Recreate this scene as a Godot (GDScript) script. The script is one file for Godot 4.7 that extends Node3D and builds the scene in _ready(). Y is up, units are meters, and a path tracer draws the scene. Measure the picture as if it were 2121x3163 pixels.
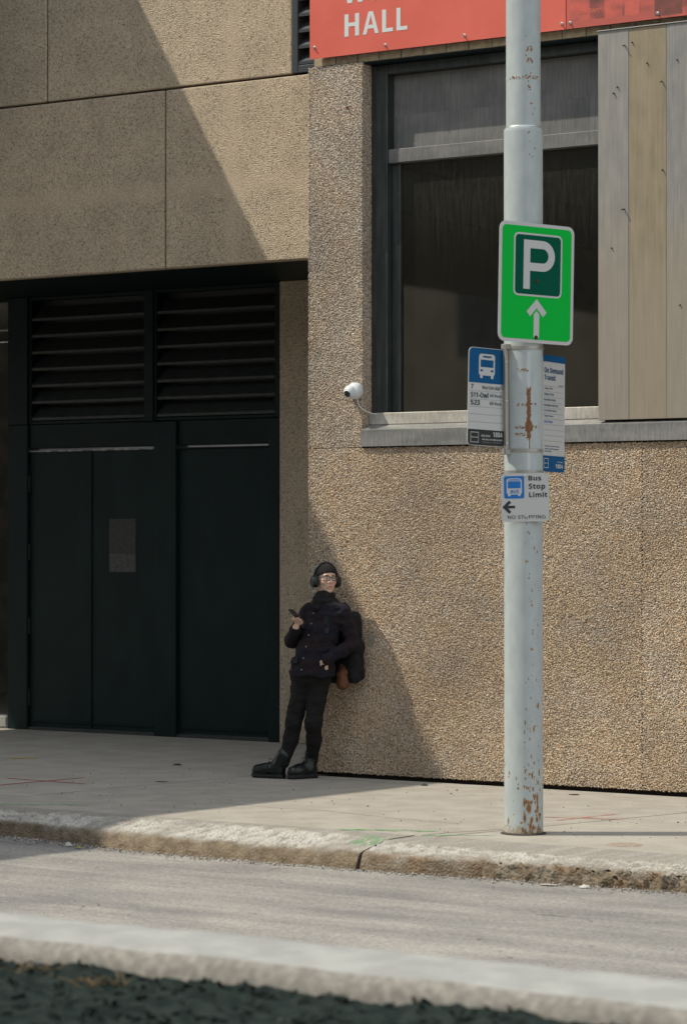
extends Node3D

var M := {}
var rng := RandomNumberGenerator.new()
var F_REG: SystemFont
var F_BOLD: SystemFont

# ---------------------------------------------------------------- mesh builder
class MB:
	var v := PackedVector3Array()
	var n := PackedVector3Array()
	var u := PackedVector2Array()
	var c := PackedColorArray()
	var ix := PackedInt32Array()
	var col := Color(1, 1, 1)
	var xf := Transform3D.IDENTITY
	func add(p: Vector3, nn: Vector3, uv := Vector2.ZERO) -> int:
		v.append(xf * p); n.append((xf.basis * nn).normalized()); u.append(uv); c.append(col)
		return v.size() - 1
	func tri(a: int, b: int, d: int) -> void:
		var cr := (v[b] - v[a]).cross(v[d] - v[a])
		if cr.dot(n[a] + n[b] + n[d]) > 0.0:
			ix.append(a); ix.append(d); ix.append(b)
		else:
			ix.append(a); ix.append(b); ix.append(d)
	func quad(a: Vector3, b: Vector3, cc: Vector3, d: Vector3, nn: Vector3) -> void:
		var i := add(a, nn, Vector2(0, 0)); var j := add(b, nn, Vector2(1, 0)); var k := add(cc, nn, Vector2(1, 1)); var l := add(d, nn, Vector2(0, 1))
		tri(i, j, k); tri(i, k, l)
	func tri3(a: Vector3, b: Vector3, cc: Vector3, nn: Vector3) -> void:
		tri(add(a, nn), add(b, nn), add(cc, nn))
	# box with chamfered edges
	func box(lo: Vector3, hi: Vector3, b := 0.0) -> void:
		var m := (lo + hi) * 0.5
		var h := (hi - lo) * 0.5
		b = minf(b, minf(h.x, minf(h.y, h.z)) * 0.9)
		for ax in 3:
			var a1 := (ax + 1) % 3
			var a2 := (ax + 2) % 3
			for s in [-1.0, 1.0]:
				var q := []
				for w in [[-1, -1], [1, -1], [1, 1], [-1, 1]]:
					var p := Vector3.ZERO
					p[ax] = s * h[ax]; p[a1] = w[0] * (h[a1] - b); p[a2] = w[1] * (h[a2] - b)
					q.append(m + p)
				var nn := Vector3.ZERO
				nn[ax] = s
				quad(q[0], q[1], q[2], q[3], nn)
		if b <= 0.0:
			return
		for ax in 3:
			var a1 := (ax + 1) % 3
			var a2 := (ax + 2) % 3
			for s1 in [-1.0, 1.0]:
				for s2 in [-1.0, 1.0]:
					var q := []
					for w in [[-1.0, 0], [1.0, 0], [1.0, 1], [-1.0, 1]]:
						var p := Vector3.ZERO
						p[ax] = w[0] * (h[ax] - b)
						p[a1] = s1 * (h[a1] - (b if w[1] == 0 else 0.0))
						p[a2] = s2 * (h[a2] - (0.0 if w[1] == 0 else b))
						q.append(m + p)
					var nn := Vector3.ZERO
					nn[a1] = s1; nn[a2] = s2
					quad(q[0], q[1], q[2], q[3], nn.normalized())
		for sx in [-1.0, 1.0]:
			for sy in [-1.0, 1.0]:
				for sz in [-1.0, 1.0]:
					var s := Vector3(sx, sy, sz)
					tri3(m + s * (h - Vector3(0, b, b)), m + s * (h - Vector3(b, 0, b)), m + s * (h - Vector3(b, b, 0)), s.normalized())
	# tube through points with radii
	func tube(pts: Array, r: Array, sides := 8, caps := true) -> void:
		var up := Vector3(0.123, 0.9, 0.41).normalized()
		var prev := -1
		for i in pts.size():
			var t: Vector3 = (pts[mini(i + 1, pts.size() - 1)] - pts[maxi(i - 1, 0)]).normalized()
			var s := up.cross(t).normalized()
			var w := t.cross(s)
			up = w
			var first := v.size()
			var rad: float = r[i] if r.size() > 1 else r[0]
			for k in sides + 1:
				var a := TAU * k / sides
				var d := s * cos(a) + w * sin(a)
				add(pts[i] + d * rad, d, Vector2(float(k) / sides, float(i) / pts.size()))
			if prev >= 0:
				for k in sides:
					tri(prev + k, prev + k + 1, first + k + 1); tri(prev + k, first + k + 1, first + k)
			if caps and (i == 0 or i == pts.size() - 1):
				var nn := -t if i == 0 else t
				var cc := add(pts[i], nn)
				var ring := []
				for k in sides:
					var a := TAU * k / sides
					ring.append(add(pts[i] + (s * cos(a) + w * sin(a)) * rad, nn))
				for k in sides:
					tri(cc, ring[k], ring[(k + 1) % sides])
			prev = first
	# lathe about y; prof = [[r, y], ...]; smooth along unless points doubled
	func lathe(prof: Array, sides := 24) -> void:
		for i in prof.size() - 1:
			var r0: float = prof[i][0]; var y0: float = prof[i][1]
			var r1: float = prof[i + 1][0]; var y1: float = prof[i + 1][1]
			if absf(r0 - r1) + absf(y0 - y1) < 1e-7:
				continue
			var nn := Vector2(y1 - y0, r0 - r1).normalized()
			if nn.x < -0.001 and r0 > 0 and y1 < y0:
				pass
			var first := v.size()
			for k in sides + 1:
				var a := TAU * k / sides
				var d := Vector3(cos(a), 0, sin(a))
				var q := d * nn.x + Vector3(0, nn.y, 0)
				add(d * r0 + Vector3(0, y0, 0), q, Vector2(float(k) / sides, y0))
				add(d * r1 + Vector3(0, y1, 0), q, Vector2(float(k) / sides, y1))
			for k in sides:
				var b := first + k * 2
				tri(b, b + 1, b + 3); tri(b, b + 3, b + 2)
	# flat polygon (xy) extruded from z0 to z1
	func prism(poly: PackedVector2Array, z0: float, z1: float) -> void:
		var t := Geometry2D.triangulate_polygon(poly)
		for s in [[z1, 1.0], [z0, -1.0]]:
			var b := v.size()
			for p in poly:
				add(Vector3(p.x, p.y, s[0]), Vector3(0, 0, s[1]), p)
			for i in range(0, t.size(), 3):
				tri(b + t[i], b + t[i + 1], b + t[i + 2])
		var area := 0.0
		for i in poly.size():
			area += poly[i].cross(poly[(i + 1) % poly.size()])
		for i in poly.size():
			var a := poly[i]
			var b2 := poly[(i + 1) % poly.size()]
			if a.distance_to(b2) < 1e-6:
				continue
			var e := (b2 - a).normalized()
			var nn := Vector3(e.y, -e.x, 0) * signf(area)
			quad(Vector3(a.x, a.y, z0), Vector3(b2.x, b2.y, z0), Vector3(b2.x, b2.y, z1), Vector3(a.x, a.y, z1), nn)
	# flat sheet of a polygon at z, facing +z
	func sheet(poly: PackedVector2Array, z: float) -> void:
		var t := Geometry2D.triangulate_polygon(poly)
		var b := v.size()
		for p in poly:
			add(Vector3(p.x, p.y, z), Vector3(0, 0, 1), p)
		for i in range(0, t.size(), 3):
			tri(b + t[i], b + t[i + 1], b + t[i + 2])
	func done(colors := false) -> ArrayMesh:
		var a := []
		a.resize(Mesh.ARRAY_MAX)
		a[Mesh.ARRAY_VERTEX] = v; a[Mesh.ARRAY_NORMAL] = n; a[Mesh.ARRAY_TEX_UV] = u; a[Mesh.ARRAY_INDEX] = ix
		if colors:
			a[Mesh.ARRAY_COLOR] = c
		var m := ArrayMesh.new()
		m.add_surface_from_arrays(Mesh.PRIMITIVE_TRIANGLES, a)
		return m

# ---------------------------------------------------------------- scene helpers
func thing(called: String, label: String, category: String, at := Vector3.ZERO, group := "") -> Node3D:
	var o := Node3D.new()
	o.name = called
	add_child(o, true)
	o.position = at
	o.set_meta("label", label); o.set_meta("category", category)
	if group:
		o.set_meta("group", group)
	return o

func struct(called: String) -> Node3D:
	var o := Node3D.new()
	o.name = called
	add_child(o, true)
	o.set_meta("kind", "structure")
	return o

# a mesh given in world coordinates, put under its parent
func part(parent: Node3D, called: String, mesh: Mesh, mat: Material, at := Transform3D.IDENTITY, label := "") -> MeshInstance3D:
	var o := MeshInstance3D.new()
	o.name = called
	o.mesh = mesh
	o.material_override = mat
	parent.add_child(o, true)
	o.transform = world_of(parent).affine_inverse() * at
	if label:
		o.set_meta("label", label)
	return o

func world_of(o: Node3D) -> Transform3D:
	var t := Transform3D.IDENTITY
	var q: Node = o
	while q is Node3D and q != self:
		t = (q as Node3D).transform * t
		q = q.get_parent()
	return t

func bx(parent: Node3D, called: String, lo: Vector3, hi: Vector3, mat: Material, b := 0.004) -> MeshInstance3D:
	var m := MB.new()
	var c := (lo + hi) * 0.5
	m.box(lo - c, hi - c, b)
	return part(parent, called, m.done(), mat, Transform3D(Basis.IDENTITY, c))

func mat(lin: Color, rough := 0.8, metal := 0.0, spec := 0.5) -> StandardMaterial3D:
	var m := StandardMaterial3D.new()
	m.albedo_color = lin.linear_to_srgb()
	m.roughness = rough
	m.metallic = metal
	m.metallic_specular = spec
	m.cull_mode = BaseMaterial3D.CULL_DISABLED
	return m

func noise_image(w: int, h: int, sd: int, freq: float, kind := FastNoiseLite.TYPE_SIMPLEX_SMOOTH, oct := 1, ret := FastNoiseLite.RETURN_DISTANCE, seamless := true) -> PackedByteArray:
	var f := FastNoiseLite.new()
	f.seed = sd
	f.frequency = freq
	f.noise_type = kind
	f.fractal_type = FastNoiseLite.FRACTAL_FBM if oct > 1 else FastNoiseLite.FRACTAL_NONE
	f.fractal_octaves = oct
	f.cellular_return_type = ret
	f.cellular_jitter = 1.0
	var im: Image
	if seamless:
		im = f.get_seamless_image(w, h, false, false, 0.1, true)
	else:
		im = f.get_image(w, h, false, false, true)
	im.convert(Image.FORMAT_L8)
	return im.get_data()

func tex(w: int, h: int, data: PackedByteArray, gray := false) -> ImageTexture:
	var im := Image.create_from_data(w, h, false, Image.FORMAT_L8 if gray else Image.FORMAT_RGB8, data)
	return ImageTexture.create_from_image(im)

func to8(c: Color) -> Color:
	var s := c.linear_to_srgb()
	return Color(s.r * 255.0, s.g * 255.0, s.b * 255.0)

func triplanar(m: StandardMaterial3D, tile: float) -> void:
	m.uv1_triplanar = true
	m.uv1_world_triplanar = true
	m.uv1_triplanar_sharpness = 8.0
	m.uv1_scale = Vector3.ONE / tile

func pal(p: Array, t: float) -> Color:
	# weighted palette: [[weight, colour], ...], t in 0..1
	var s := 0.0
	for e in p:
		s += e[0]
		if t <= s:
			return e[1]
	return p[p.size() - 1][1]

# stone-chip surface: cells of random colour over large soft patches
func aggregate(sd: int, size: int, cells: float, palette: Array, patch: float, hgt: float, tile: float) -> StandardMaterial3D:
	var cv := noise_image(size, size, sd, cells, FastNoiseLite.TYPE_CELLULAR, 1, FastNoiseLite.RETURN_CELL_VALUE)
	var cd := noise_image(size, size, sd, cells, FastNoiseLite.TYPE_CELLULAR, 1, FastNoiseLite.RETURN_DISTANCE)
	var big := noise_image(size, size, sd + 7, 0.006, FastNoiseLite.TYPE_SIMPLEX_SMOOTH, 4)
	var lut := []
	for i in 256:
		lut.append(to8(pal(palette, i / 255.0)))
	var out := PackedByteArray()
	out.resize(size * size * 3)
	var hh := PackedByteArray()
	hh.resize(size * size)
	for i in size * size:
		var c: Color = lut[cv[i]]
		var k := 1.0 + patch * (big[i] - 127.0) / 127.0
		k *= 1.0 - 0.15 * clampf((cd[i] - 120.0) / 120.0, 0.0, 1.0)
		out[i * 3] = clampi(int(c.r * k), 0, 255); out[i * 3 + 1] = clampi(int(c.g * k), 0, 255); out[i * 3 + 2] = clampi(int(c.b * k), 0, 255)
		hh[i] = 255 - cd[i]
	var m := mat(Color(1, 1, 1), 0.85)
	m.albedo_texture = tex(size, size, out)
	if hgt > 0.0:
		m.heightmap_enabled = true
		m.heightmap_texture = tex(size, size, hh, true)
		m.heightmap_scale = hgt
	triplanar(m, tile)
	return m

# mottled surface between two colours, with fine grain and dark flecks
func mottled(sd: int, size: int, a: Color, b: Color, freq: float, grain: float, rough: float, tile: float, stretch := Vector3.ONE) -> StandardMaterial3D:
	var big := noise_image(size, size, sd, freq, FastNoiseLite.TYPE_SIMPLEX_SMOOTH, 5)
	var g := RandomNumberGenerator.new()
	g.seed = sd
	var out := PackedByteArray()
	out.resize(size * size * 3)
	var a8 := to8(a)
	var b8 := to8(b)
	for i in size * size:
		var c := a8.lerp(b8, clampf((big[i] - 70.0) / 115.0, 0.0, 1.0))
		var r := g.randf()
		var k := 1.0 + grain * (r - 0.5)
		if r > 0.992:
			k *= 0.8
		out[i * 3] = clampi(int(c.r * k), 0, 255); out[i * 3 + 1] = clampi(int(c.g * k), 0, 255); out[i * 3 + 2] = clampi(int(c.b * k), 0, 255)
	var m := mat(Color(1, 1, 1), rough)
	m.albedo_texture = tex(size, size, out)
	triplanar(m, tile)
	m.uv1_scale = m.uv1_scale * stretch
	return m

func fill(w: int, h: int, f: Callable) -> ImageTexture:
	var im := Image.create(w, h, false, Image.FORMAT_RGB8)
	for y in h:
		for x in w:
			im.set_pixel(x, y, f.call((x + 0.5) / w, (y + 0.5) / h))
	return ImageTexture.create_from_image(im)

func rrect(x0: float, y0: float, x1: float, y1: float, r: float, seg := 5) -> PackedVector2Array:
	var p := PackedVector2Array()
	for q in [[x1 - r, y1 - r, 0.0], [x0 + r, y1 - r, 90.0], [x0 + r, y0 + r, 180.0], [x1 - r, y0 + r, 270.0]]:
		for i in seg + 1:
			var a := deg_to_rad(q[2] + 90.0 * i / seg)
			p.append(Vector2(q[0] + cos(a) * r, q[1] + sin(a) * r))
	return p

# lettering fitted to a rectangle on a sign: fr = [left, top, right, bottom] in metres of the sign
func letters(parent: Node3D, s: String, bold: bool, fr: Array, z: float, m: Material, at: Transform3D, skew := 0.0) -> MeshInstance3D:
	var t := TextMesh.new()
	t.text = s
	t.font = F_BOLD if bold else F_REG
	t.font_size = 64
	t.pixel_size = 0.01
	t.depth = 0.01
	t.curve_step = 2.0
	var bb := t.get_aabb()
	var sx: float = (fr[2] - fr[0]) / bb.size.x
	var sy: float = (fr[1] - fr[3]) / bb.size.y
	var b := Basis(Vector3(sx, 0, 0), Vector3(skew * sy, sy, 0), Vector3(0, 0, 0.05))
	var off := Vector3(fr[0], fr[3], z) - b * Vector3(bb.position.x, bb.position.y, bb.position.z)
	return part(parent, "lettering", t, m, at * Transform3D(b, off))

func sheet_part(parent: Node3D, called: String, poly: PackedVector2Array, z: float, m: Material, at: Transform3D, thick := 0.0006) -> MeshInstance3D:
	var q := MB.new()
	q.prism(poly, z - thick, z)
	return part(parent, called, q.done(), m, at)

func grp(o: Node, g: String) -> void:
	o.set_meta("group", g)

# ---------------------------------------------------------------- camera, sky, sun
func camera_and_light() -> void:
	var cam := Camera3D.new()
	cam.name = "camera"
	cam.near = 0.1
	cam.far = 900.0
	add_child(cam)
	cam.position = Vector3(13.24, 1.9, 18.517)
	cam.rotation_degrees = Vector3(0.4936, 34.8525, 0)
	var ph := CameraAttributesPhysical.new()
	ph.frustum_focal_length = 66.73
	ph.frustum_focus_distance = 20.4
	ph.frustum_near = 0.1
	ph.frustum_far = 900.0
	ph.exposure_aperture = 2.4
	cam.attributes = ph
	cam.current = true
	var env := Environment.new()
	env.background_mode = Environment.BG_SKY
	var sky := Sky.new()
	var sm := ProceduralSkyMaterial.new()
	sm.sky_top_color = Color(0.82, 0.85, 0.88)
	sm.sky_horizon_color = Color(0.78, 0.79, 0.79)
	sm.ground_bottom_color = Color(0.3, 0.29, 0.27)
	sm.ground_horizon_color = Color(0.5, 0.5, 0.48)
	sm.sky_curve = 0.2
	sm.sky_energy_multiplier = 1.25
	sky.sky_material = sm
	env.sky = sky
	env.tonemap_mode = Environment.TONE_MAPPER_LINEAR
	env.tonemap_exposure = 0.87
	env.sdfgi_enabled = true
	env.ssao_enabled = true
	env.ssil_enabled = true
	var we := WorldEnvironment.new()
	we.name = "environment"
	we.environment = env
	add_child(we)
	var sun := DirectionalLight3D.new()
	sun.name = "sun"
	sun.light_color = Color(1.0, 0.965, 0.89)
	sun.light_energy = 1.5
	sun.light_angular_distance = 0.53
	sun.shadow_enabled = true
	add_child(sun)
	sun.look_at_from_position(Vector3.ZERO, Vector3(0.497, -0.80, -0.335), Vector3.UP)

# ---------------------------------------------------------------- materials
func vstreak(sd: int, w: int, h: int, a: Color, b: Color, amp: float) -> ImageTexture:
	# vertical run-off streaks on sheet metal
	var f := FastNoiseLite.new()
	f.seed = sd
	f.frequency = 1.0
	f.fractal_octaves = 3
	var a8 := a.linear_to_srgb()
	var b8 := b.linear_to_srgb()
	var g := RandomNumberGenerator.new()
	g.seed = sd
	return fill(w, h, func(u: float, v: float) -> Color:
		var s := f.get_noise_2d(u * 90.0, v * 3.0) * 0.7 + f.get_noise_2d(u * 260.0, v * 9.0 + 40.0) * 0.5
		var bl := f.get_noise_2d(u * 4.0 + 9.0, v * 4.0)
		var c := a8.lerp(b8, clampf(0.5 + bl * 0.9 + s * 0.5, 0.0, 1.0))
		var k := 1.0 + amp * s + 0.03 * (g.randf() - 0.5)
		return Color(c.r * k, c.g * k, c.b * k))

func materials() -> void:
	F_REG = SystemFont.new(); F_REG.font_names = PackedStringArray(["Droid Sans"]); F_REG.font_weight = 400
	F_BOLD = SystemFont.new(); F_BOLD.font_names = PackedStringArray(["Droid Sans"]); F_BOLD.font_weight = 700
	M.panel = aggregate(11, 1024, 0.38, [[0.05, Color(0.17, 0.145, 0.105)], [0.15, Color(0.38, 0.30, 0.21)], [0.38, Color(0.485, 0.39, 0.28)], [0.28, Color(0.545, 0.448, 0.33)], [0.14, Color(0.62, 0.53, 0.40)]], 0.05, 1.6, 3.4)
	M.mortar = mottled(21, 512, Color(0.20, 0.155, 0.11), Color(0.28, 0.225, 0.165), 0.02, 0.25, 0.95, 1.1)
	M.walk = mottled(31, 1024, Color(0.31, 0.285, 0.25), Color(0.355, 0.33, 0.29), 0.008, 0.11, 0.92, 4.3)
	M.walk2 = mottled(37, 1024, Color(0.30, 0.275, 0.24), Color(0.345, 0.32, 0.28), 0.009, 0.11, 0.92, 3.7)
	var gb := noise_image(256, 256, 700, 0.09, FastNoiseLite.TYPE_SIMPLEX_SMOOTH, 4)
	var gc := PackedByteArray()
	gc.resize(256 * 256 * 3)
	var gg := RandomNumberGenerator.new()
	gg.seed = 71
	for i in 256 * 256:
		var k := clampi(int(232.0 + 0.22 * (gb[i] - 127.0) + 36.0 * (gg.randf() - 0.5)), 0, 255)
		gc[i * 3] = k; gc[i * 3 + 1] = k; gc[i * 3 + 2] = k
	M["grain_tex"] = tex(256, 256, gc)
	M["pit_tex"] = tex(256, 256, noise_image(256, 256, 701, 0.11, FastNoiseLite.TYPE_SIMPLEX_SMOOTH, 4), true)
	M.gap = mat(Color(0.05, 0.042, 0.035), 0.95)
	M.brick = mottled(41, 512, Color(0.38, 0.30, 0.19), Color(0.50, 0.41, 0.28), 0.02, 0.16, 0.9, 0.9)
	M.brick2 = mottled(43, 512, Color(0.34, 0.27, 0.18), Color(0.45, 0.36, 0.25), 0.02, 0.16, 0.9, 0.8)
	M.joint = mat(Color(0.30, 0.27, 0.23), 0.95)
	M.dark_paint = mottled(51, 512, Color(0.0035, 0.013, 0.0138), Color(0.006, 0.0175, 0.018), 0.012, 0.18, 0.5, 2.2, Vector3(1, 0.4, 1))
	M.dark_paint2 = mottled(53, 512, Color(0.003, 0.010, 0.0105), Color(0.005, 0.014, 0.0145), 0.012, 0.15, 0.5, 2.0)  # dark paint on frames and headers; on the core, painted-in soffit shade
	M.slat = mottled(55, 512, Color(0.022, 0.029, 0.027), Color(0.036, 0.042, 0.038), 0.02, 0.2, 0.55, 1.4)
	for q in ["dark_paint", "dark_paint2"]:
		M[q].metallic_specular = 0.3
	M.vent = mat(Color(0.055, 0.065, 0.075), 0.45, 0.2)
	M.alu = mat(Color(0.35, 0.35, 0.34), 0.45, 0.7)
	M.bright = mat(Color(0.62, 0.63, 0.62), 0.35, 0.8)
	M.worn_edge = mottled(57, 128, Color(0.10, 0.11, 0.11), Color(0.45, 0.47, 0.46), 0.05, 0.4, 0.5, 0.7)
	M.black = mat(Color(0.012, 0.013, 0.014), 0.6)
	var sp := mat(Color(1, 1, 1), 0.6, 0.15)
	sp.albedo_texture = vstreak(61, 1024, 256, Color(0.135, 0.137, 0.133), Color(0.19, 0.187, 0.18), 0.09)
	M.spandrel = sp
	var sl := mat(Color(1, 1, 1), 0.5, 0.45)
	sl.albedo_texture = vstreak(63, 1024, 64, Color(0.21, 0.215, 0.215), Color(0.30, 0.295, 0.285), 0.10)
	M.sill = sl
	var st := mat(Color(1, 1, 1), 0.55, 0.2)
	st.albedo_texture = vstreak(64, 512, 64, Color(0.40, 0.375, 0.33), Color(0.55, 0.52, 0.47), 0.10)
	M.sill_top = st
	var fr := mat(Color(1, 1, 1), 0.42, 0.5)
	fr.albedo_texture = vstreak(65, 64, 512, Color(0.05, 0.06, 0.06), Color(0.085, 0.095, 0.09), 0.1)
	M.frame = fr
	for q in [["clad_grey", 71, Color(0.26, 0.255, 0.245), Color(0.32, 0.305, 0.285), 0.035], ["clad_gold", 73, Color(0.265, 0.222, 0.15), Color(0.325, 0.272, 0.19), 0.035], ["clad_grey2", 75, Color(0.23, 0.23, 0.225), Color(0.31, 0.30, 0.28), 0.04]]:
		var m := mat(Color(1, 1, 1), 0.55, 0.3)
		m.albedo_texture = clad_texture(q[1], q[2], q[3], q[4], q[0] == "clad_gold")
		M[q[0]] = m
	var gl := mat(Color(0.155, 0.155, 0.138), 0.03, 1.0)
	gl.transparency = BaseMaterial3D.TRANSPARENCY_ALPHA
	gl.albedo_color.a = 0.9
	M.glass = gl
	var du := mat(Color(1, 1, 1), 0.95, 0.0, 0.1)
	du.transparency = BaseMaterial3D.TRANSPARENCY_ALPHA
	du.albedo_texture = dust_texture()
	M.dust = du
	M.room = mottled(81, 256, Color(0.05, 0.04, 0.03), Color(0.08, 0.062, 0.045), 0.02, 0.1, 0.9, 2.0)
	# the print on the hoarding is flat ink
	M.coral = mottled(83, 512, Color(0.64, 0.118, 0.082), Color(0.68, 0.132, 0.094), 0.006, 0.03, 0.55, 1.9)
	M.print_white = mat(Color(0.62, 0.66, 0.66), 0.6)
	M.white = mat(Color(0.60, 0.61, 0.60), 0.45)
	M.sign_white = mat(Color(0.52, 0.53, 0.53), 0.5)
	M.green = mat(Color(0.0, 0.47, 0.05), 0.55, 0.0, 0.25)
	M.deep_green = mat(Color(0.0, 0.085, 0.05), 0.6, 0.0, 0.2)
	M.blue = mat(Color(0.002, 0.085, 0.23), 0.5, 0.0, 0.3)
	M.blue2 = mat(Color(0.004, 0.15, 0.50), 0.45)
	M.ink = mat(Color(0.018, 0.024, 0.028), 0.6)
	M.ink_blue = mat(Color(0.006, 0.06, 0.15), 0.6)
	M.ink_blue2 = mat(Color(0.01, 0.10, 0.42), 0.6)
	M.ink_soft = mat(Color(0.08, 0.11, 0.14), 0.6)
	M.line = mat(Color(0.24, 0.25, 0.25), 0.6)
	M.sign_black = mat(Color(0.012, 0.018, 0.016), 0.5)
	M.rust = mottled(91, 256, Color(0.10, 0.035, 0.012), Color(0.20, 0.085, 0.03), 0.03, 0.4, 0.95, 0.2)
	M.strap = mat(Color(0.42, 0.41, 0.38), 0.4, 0.6)
	M.cam_white = mat(Color(0.66, 0.69, 0.71), 0.35)
	M.lens_glass = mat(Color(0.03, 0.05, 0.05), 0.12, 0.0, 0.8)
	M.concrete = mottled(95, 1024, Color(0.25, 0.25, 0.24), Color(0.31, 0.31, 0.295), 0.01, 0.1, 0.9, 2.5)
	M.passage = mottled(98, 256, Color(0.15, 0.145, 0.135), Color(0.22, 0.21, 0.195), 0.02, 0.12, 0.9, 2.0)
	M.lip = mottled(96, 1024, Color(0.16, 0.15, 0.135), Color(0.26, 0.245, 0.22), 0.02, 0.15, 0.9, 1.2)
	M.bronze = mat(Color(0.045, 0.04, 0.034), 0.5, 0.3)
	M.facade = mottled(97, 512, Color(0.30, 0.26, 0.20), Color(0.38, 0.33, 0.26), 0.01, 0.1, 0.9, 6.0)
	M.win_dark = mat(Color(0.02, 0.03, 0.035), 0.08)

func clad_texture(sd: int, a: Color, b: Color, amp: float, gold: bool) -> ImageTexture:
	var f := FastNoiseLite.new()
	f.seed = sd
	f.frequency = 1.0
	f.fractal_octaves = 4
	var a8 := a.linear_to_srgb()
	var b8 := b.linear_to_srgb()
	var tan8 := Color(0.33, 0.285, 0.225).linear_to_srgb()
	var g := RandomNumberGenerator.new()
	g.seed = sd
	return fill(128, 1024, func(u: float, v: float) -> Color:
		var s := f.get_noise_2d(u * 13.0, v * 3.0) * 0.6 + f.get_noise_2d(u * 36.0, v * 5.0 + 40.0) * 0.5
		var bl := f.get_noise_2d(u * 2.0 + 9.0, v * 9.0)
		var c := a8.lerp(b8, clampf(0.45 + bl * 0.8 + s * 0.35, 0.0, 1.0))
		# old fixing tape lines: the sheet below them was covered once and kept another colour
		var edge := 0.52 + 0.01 * f.get_noise_2d(u * 9.0, 3.0)
		var mixed := v + 0.10 * f.get_noise_2d(u * 7.0, v * 6.0 + 20.0) + 0.06 * s
		if gold:
			c = c.lerp(tan8, 0.7 * smoothstep(0.42, 0.78, mixed))
		else:
			c = c.lerp(tan8, 0.6 * smoothstep(0.38, 0.66, mixed) + (0.12 if v > edge and sd == 75 else 0.0))
		var k := 1.0 + amp * s * 2.0 + 0.025 * (g.randf() - 0.5)
		return Color(c.r * k, c.g * k, c.b * k))

func dust_texture() -> ImageTexture:
	# grey film of dirt with rain runs, thick where the runs start and at the lower edge
	var f := FastNoiseLite.new()
	f.seed = 401
	f.frequency = 1.0
	f.fractal_octaves = 4
	var im := Image.create(512, 512, false, Image.FORMAT_RGBA8)
	var g := RandomNumberGenerator.new()
	g.seed = 4
	for y in 512:
		for x in 512:
			var u := x / 512.0
			var v := y / 512.0
			var s := 0.5 + f.get_noise_2d(u * 60.0, v * 5.0) * 0.35 + f.get_noise_2d(u * 190.0, v * 30.0) * 0.5
			var reach := 0.20 + 0.12 * f.get_noise_2d(u * 40.0, 2.0) + 0.1 * f.get_noise_2d(u * 150.0, 5.0)
			var t := 0.008 + 0.075 * smoothstep(reach + 0.22, reach - 0.12, v) * clampf(s, 0.15, 1.0) + 0.03 * s
			t += 0.03 * (g.randf() - 0.5)
			im.set_pixel(x, y, Color(0.60, 0.59, 0.55, clampf(t, 0.0, 0.5)))
	return ImageTexture.create_from_image(im)

# ---------------------------------------------------------------- ground, road, walk, kerb
func lerp_table(t: Array, x: float) -> float:
	for i in t.size() - 1:
		if x <= t[i + 1][0]:
			var k := clampf((x - t[i][0]) / (t[i + 1][0] - t[i][0]), 0.0, 1.0)
			k = k * k * (3.0 - 2.0 * k)
			return lerpf(t[i][1], t[i + 1][1], k)
	return t[t.size() - 1][1]

const KERB_FOOT := [[-14.0, 3.76], [0.0, 3.78], [1.8, 4.02], [3.2, 4.04], [4.4, 3.95], [5.46, 3.89], [18.0, 3.86]]
const KERB_LIP := [[-14.0, 3.62], [0.0, 3.62], [1.4, 3.50], [2.8, 3.56], [3.24, 3.66], [3.28, 3.78], [4.4, 3.84], [5.5, 3.82], [18.0, 3.78]]

func road_texture() -> ImageTexture:
	# x 0..1 runs along the street over 16 m, y 0..1 across it over 8 m; tyre-polished and dusty bands run along it
	var f := FastNoiseLite.new()
	f.seed = 77
	f.frequency = 1.0
	f.fractal_octaves = 4
	var f2 := FastNoiseLite.new()
	f2.seed = 78
	f2.frequency = 1.0
	f2.fractal_octaves = 3
	var g := RandomNumberGenerator.new()
	g.seed = 5
	var a := Color(0.178, 0.172, 0.166).linear_to_srgb()
	var b := Color(0.32, 0.302, 0.275).linear_to_srgb()
	return fill(1600, 1024, func(u: float, v: float) -> Color:
		var x := u * 16.0
		var z := v * 8.0
		var s := f.get_noise_2d(x * 0.22, z * 1.6) * 0.8 + f.get_noise_2d(x * 0.5 + 30.0, z * 5.5) * 0.45
		var p := f2.get_noise_2d(x * 0.9, z * 1.4)
		var c := a.lerp(b, clampf(0.42 + s * 0.6 + p * 0.4 + 0.14 * smoothstep(2.0, 5.5, z), 0.0, 1.0))
		var gr := g.randf()
		var k := 1.0 + 0.24 * (gr - 0.5) + 0.10 * f2.get_noise_2d(x * 22.0, z * 22.0)
		if gr > 0.985:
			k *= 0.66
		var crack := absf(f2.get_noise_2d(x * 0.35 + 5.0, z * 0.8 + 3.0) - 0.12)
		if crack < 0.004 and f.get_noise_2d(x * 0.8, z) > 0.0:
			k *= 0.7
		return Color(c.r * k, c.g * k, c.b * k))

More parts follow.
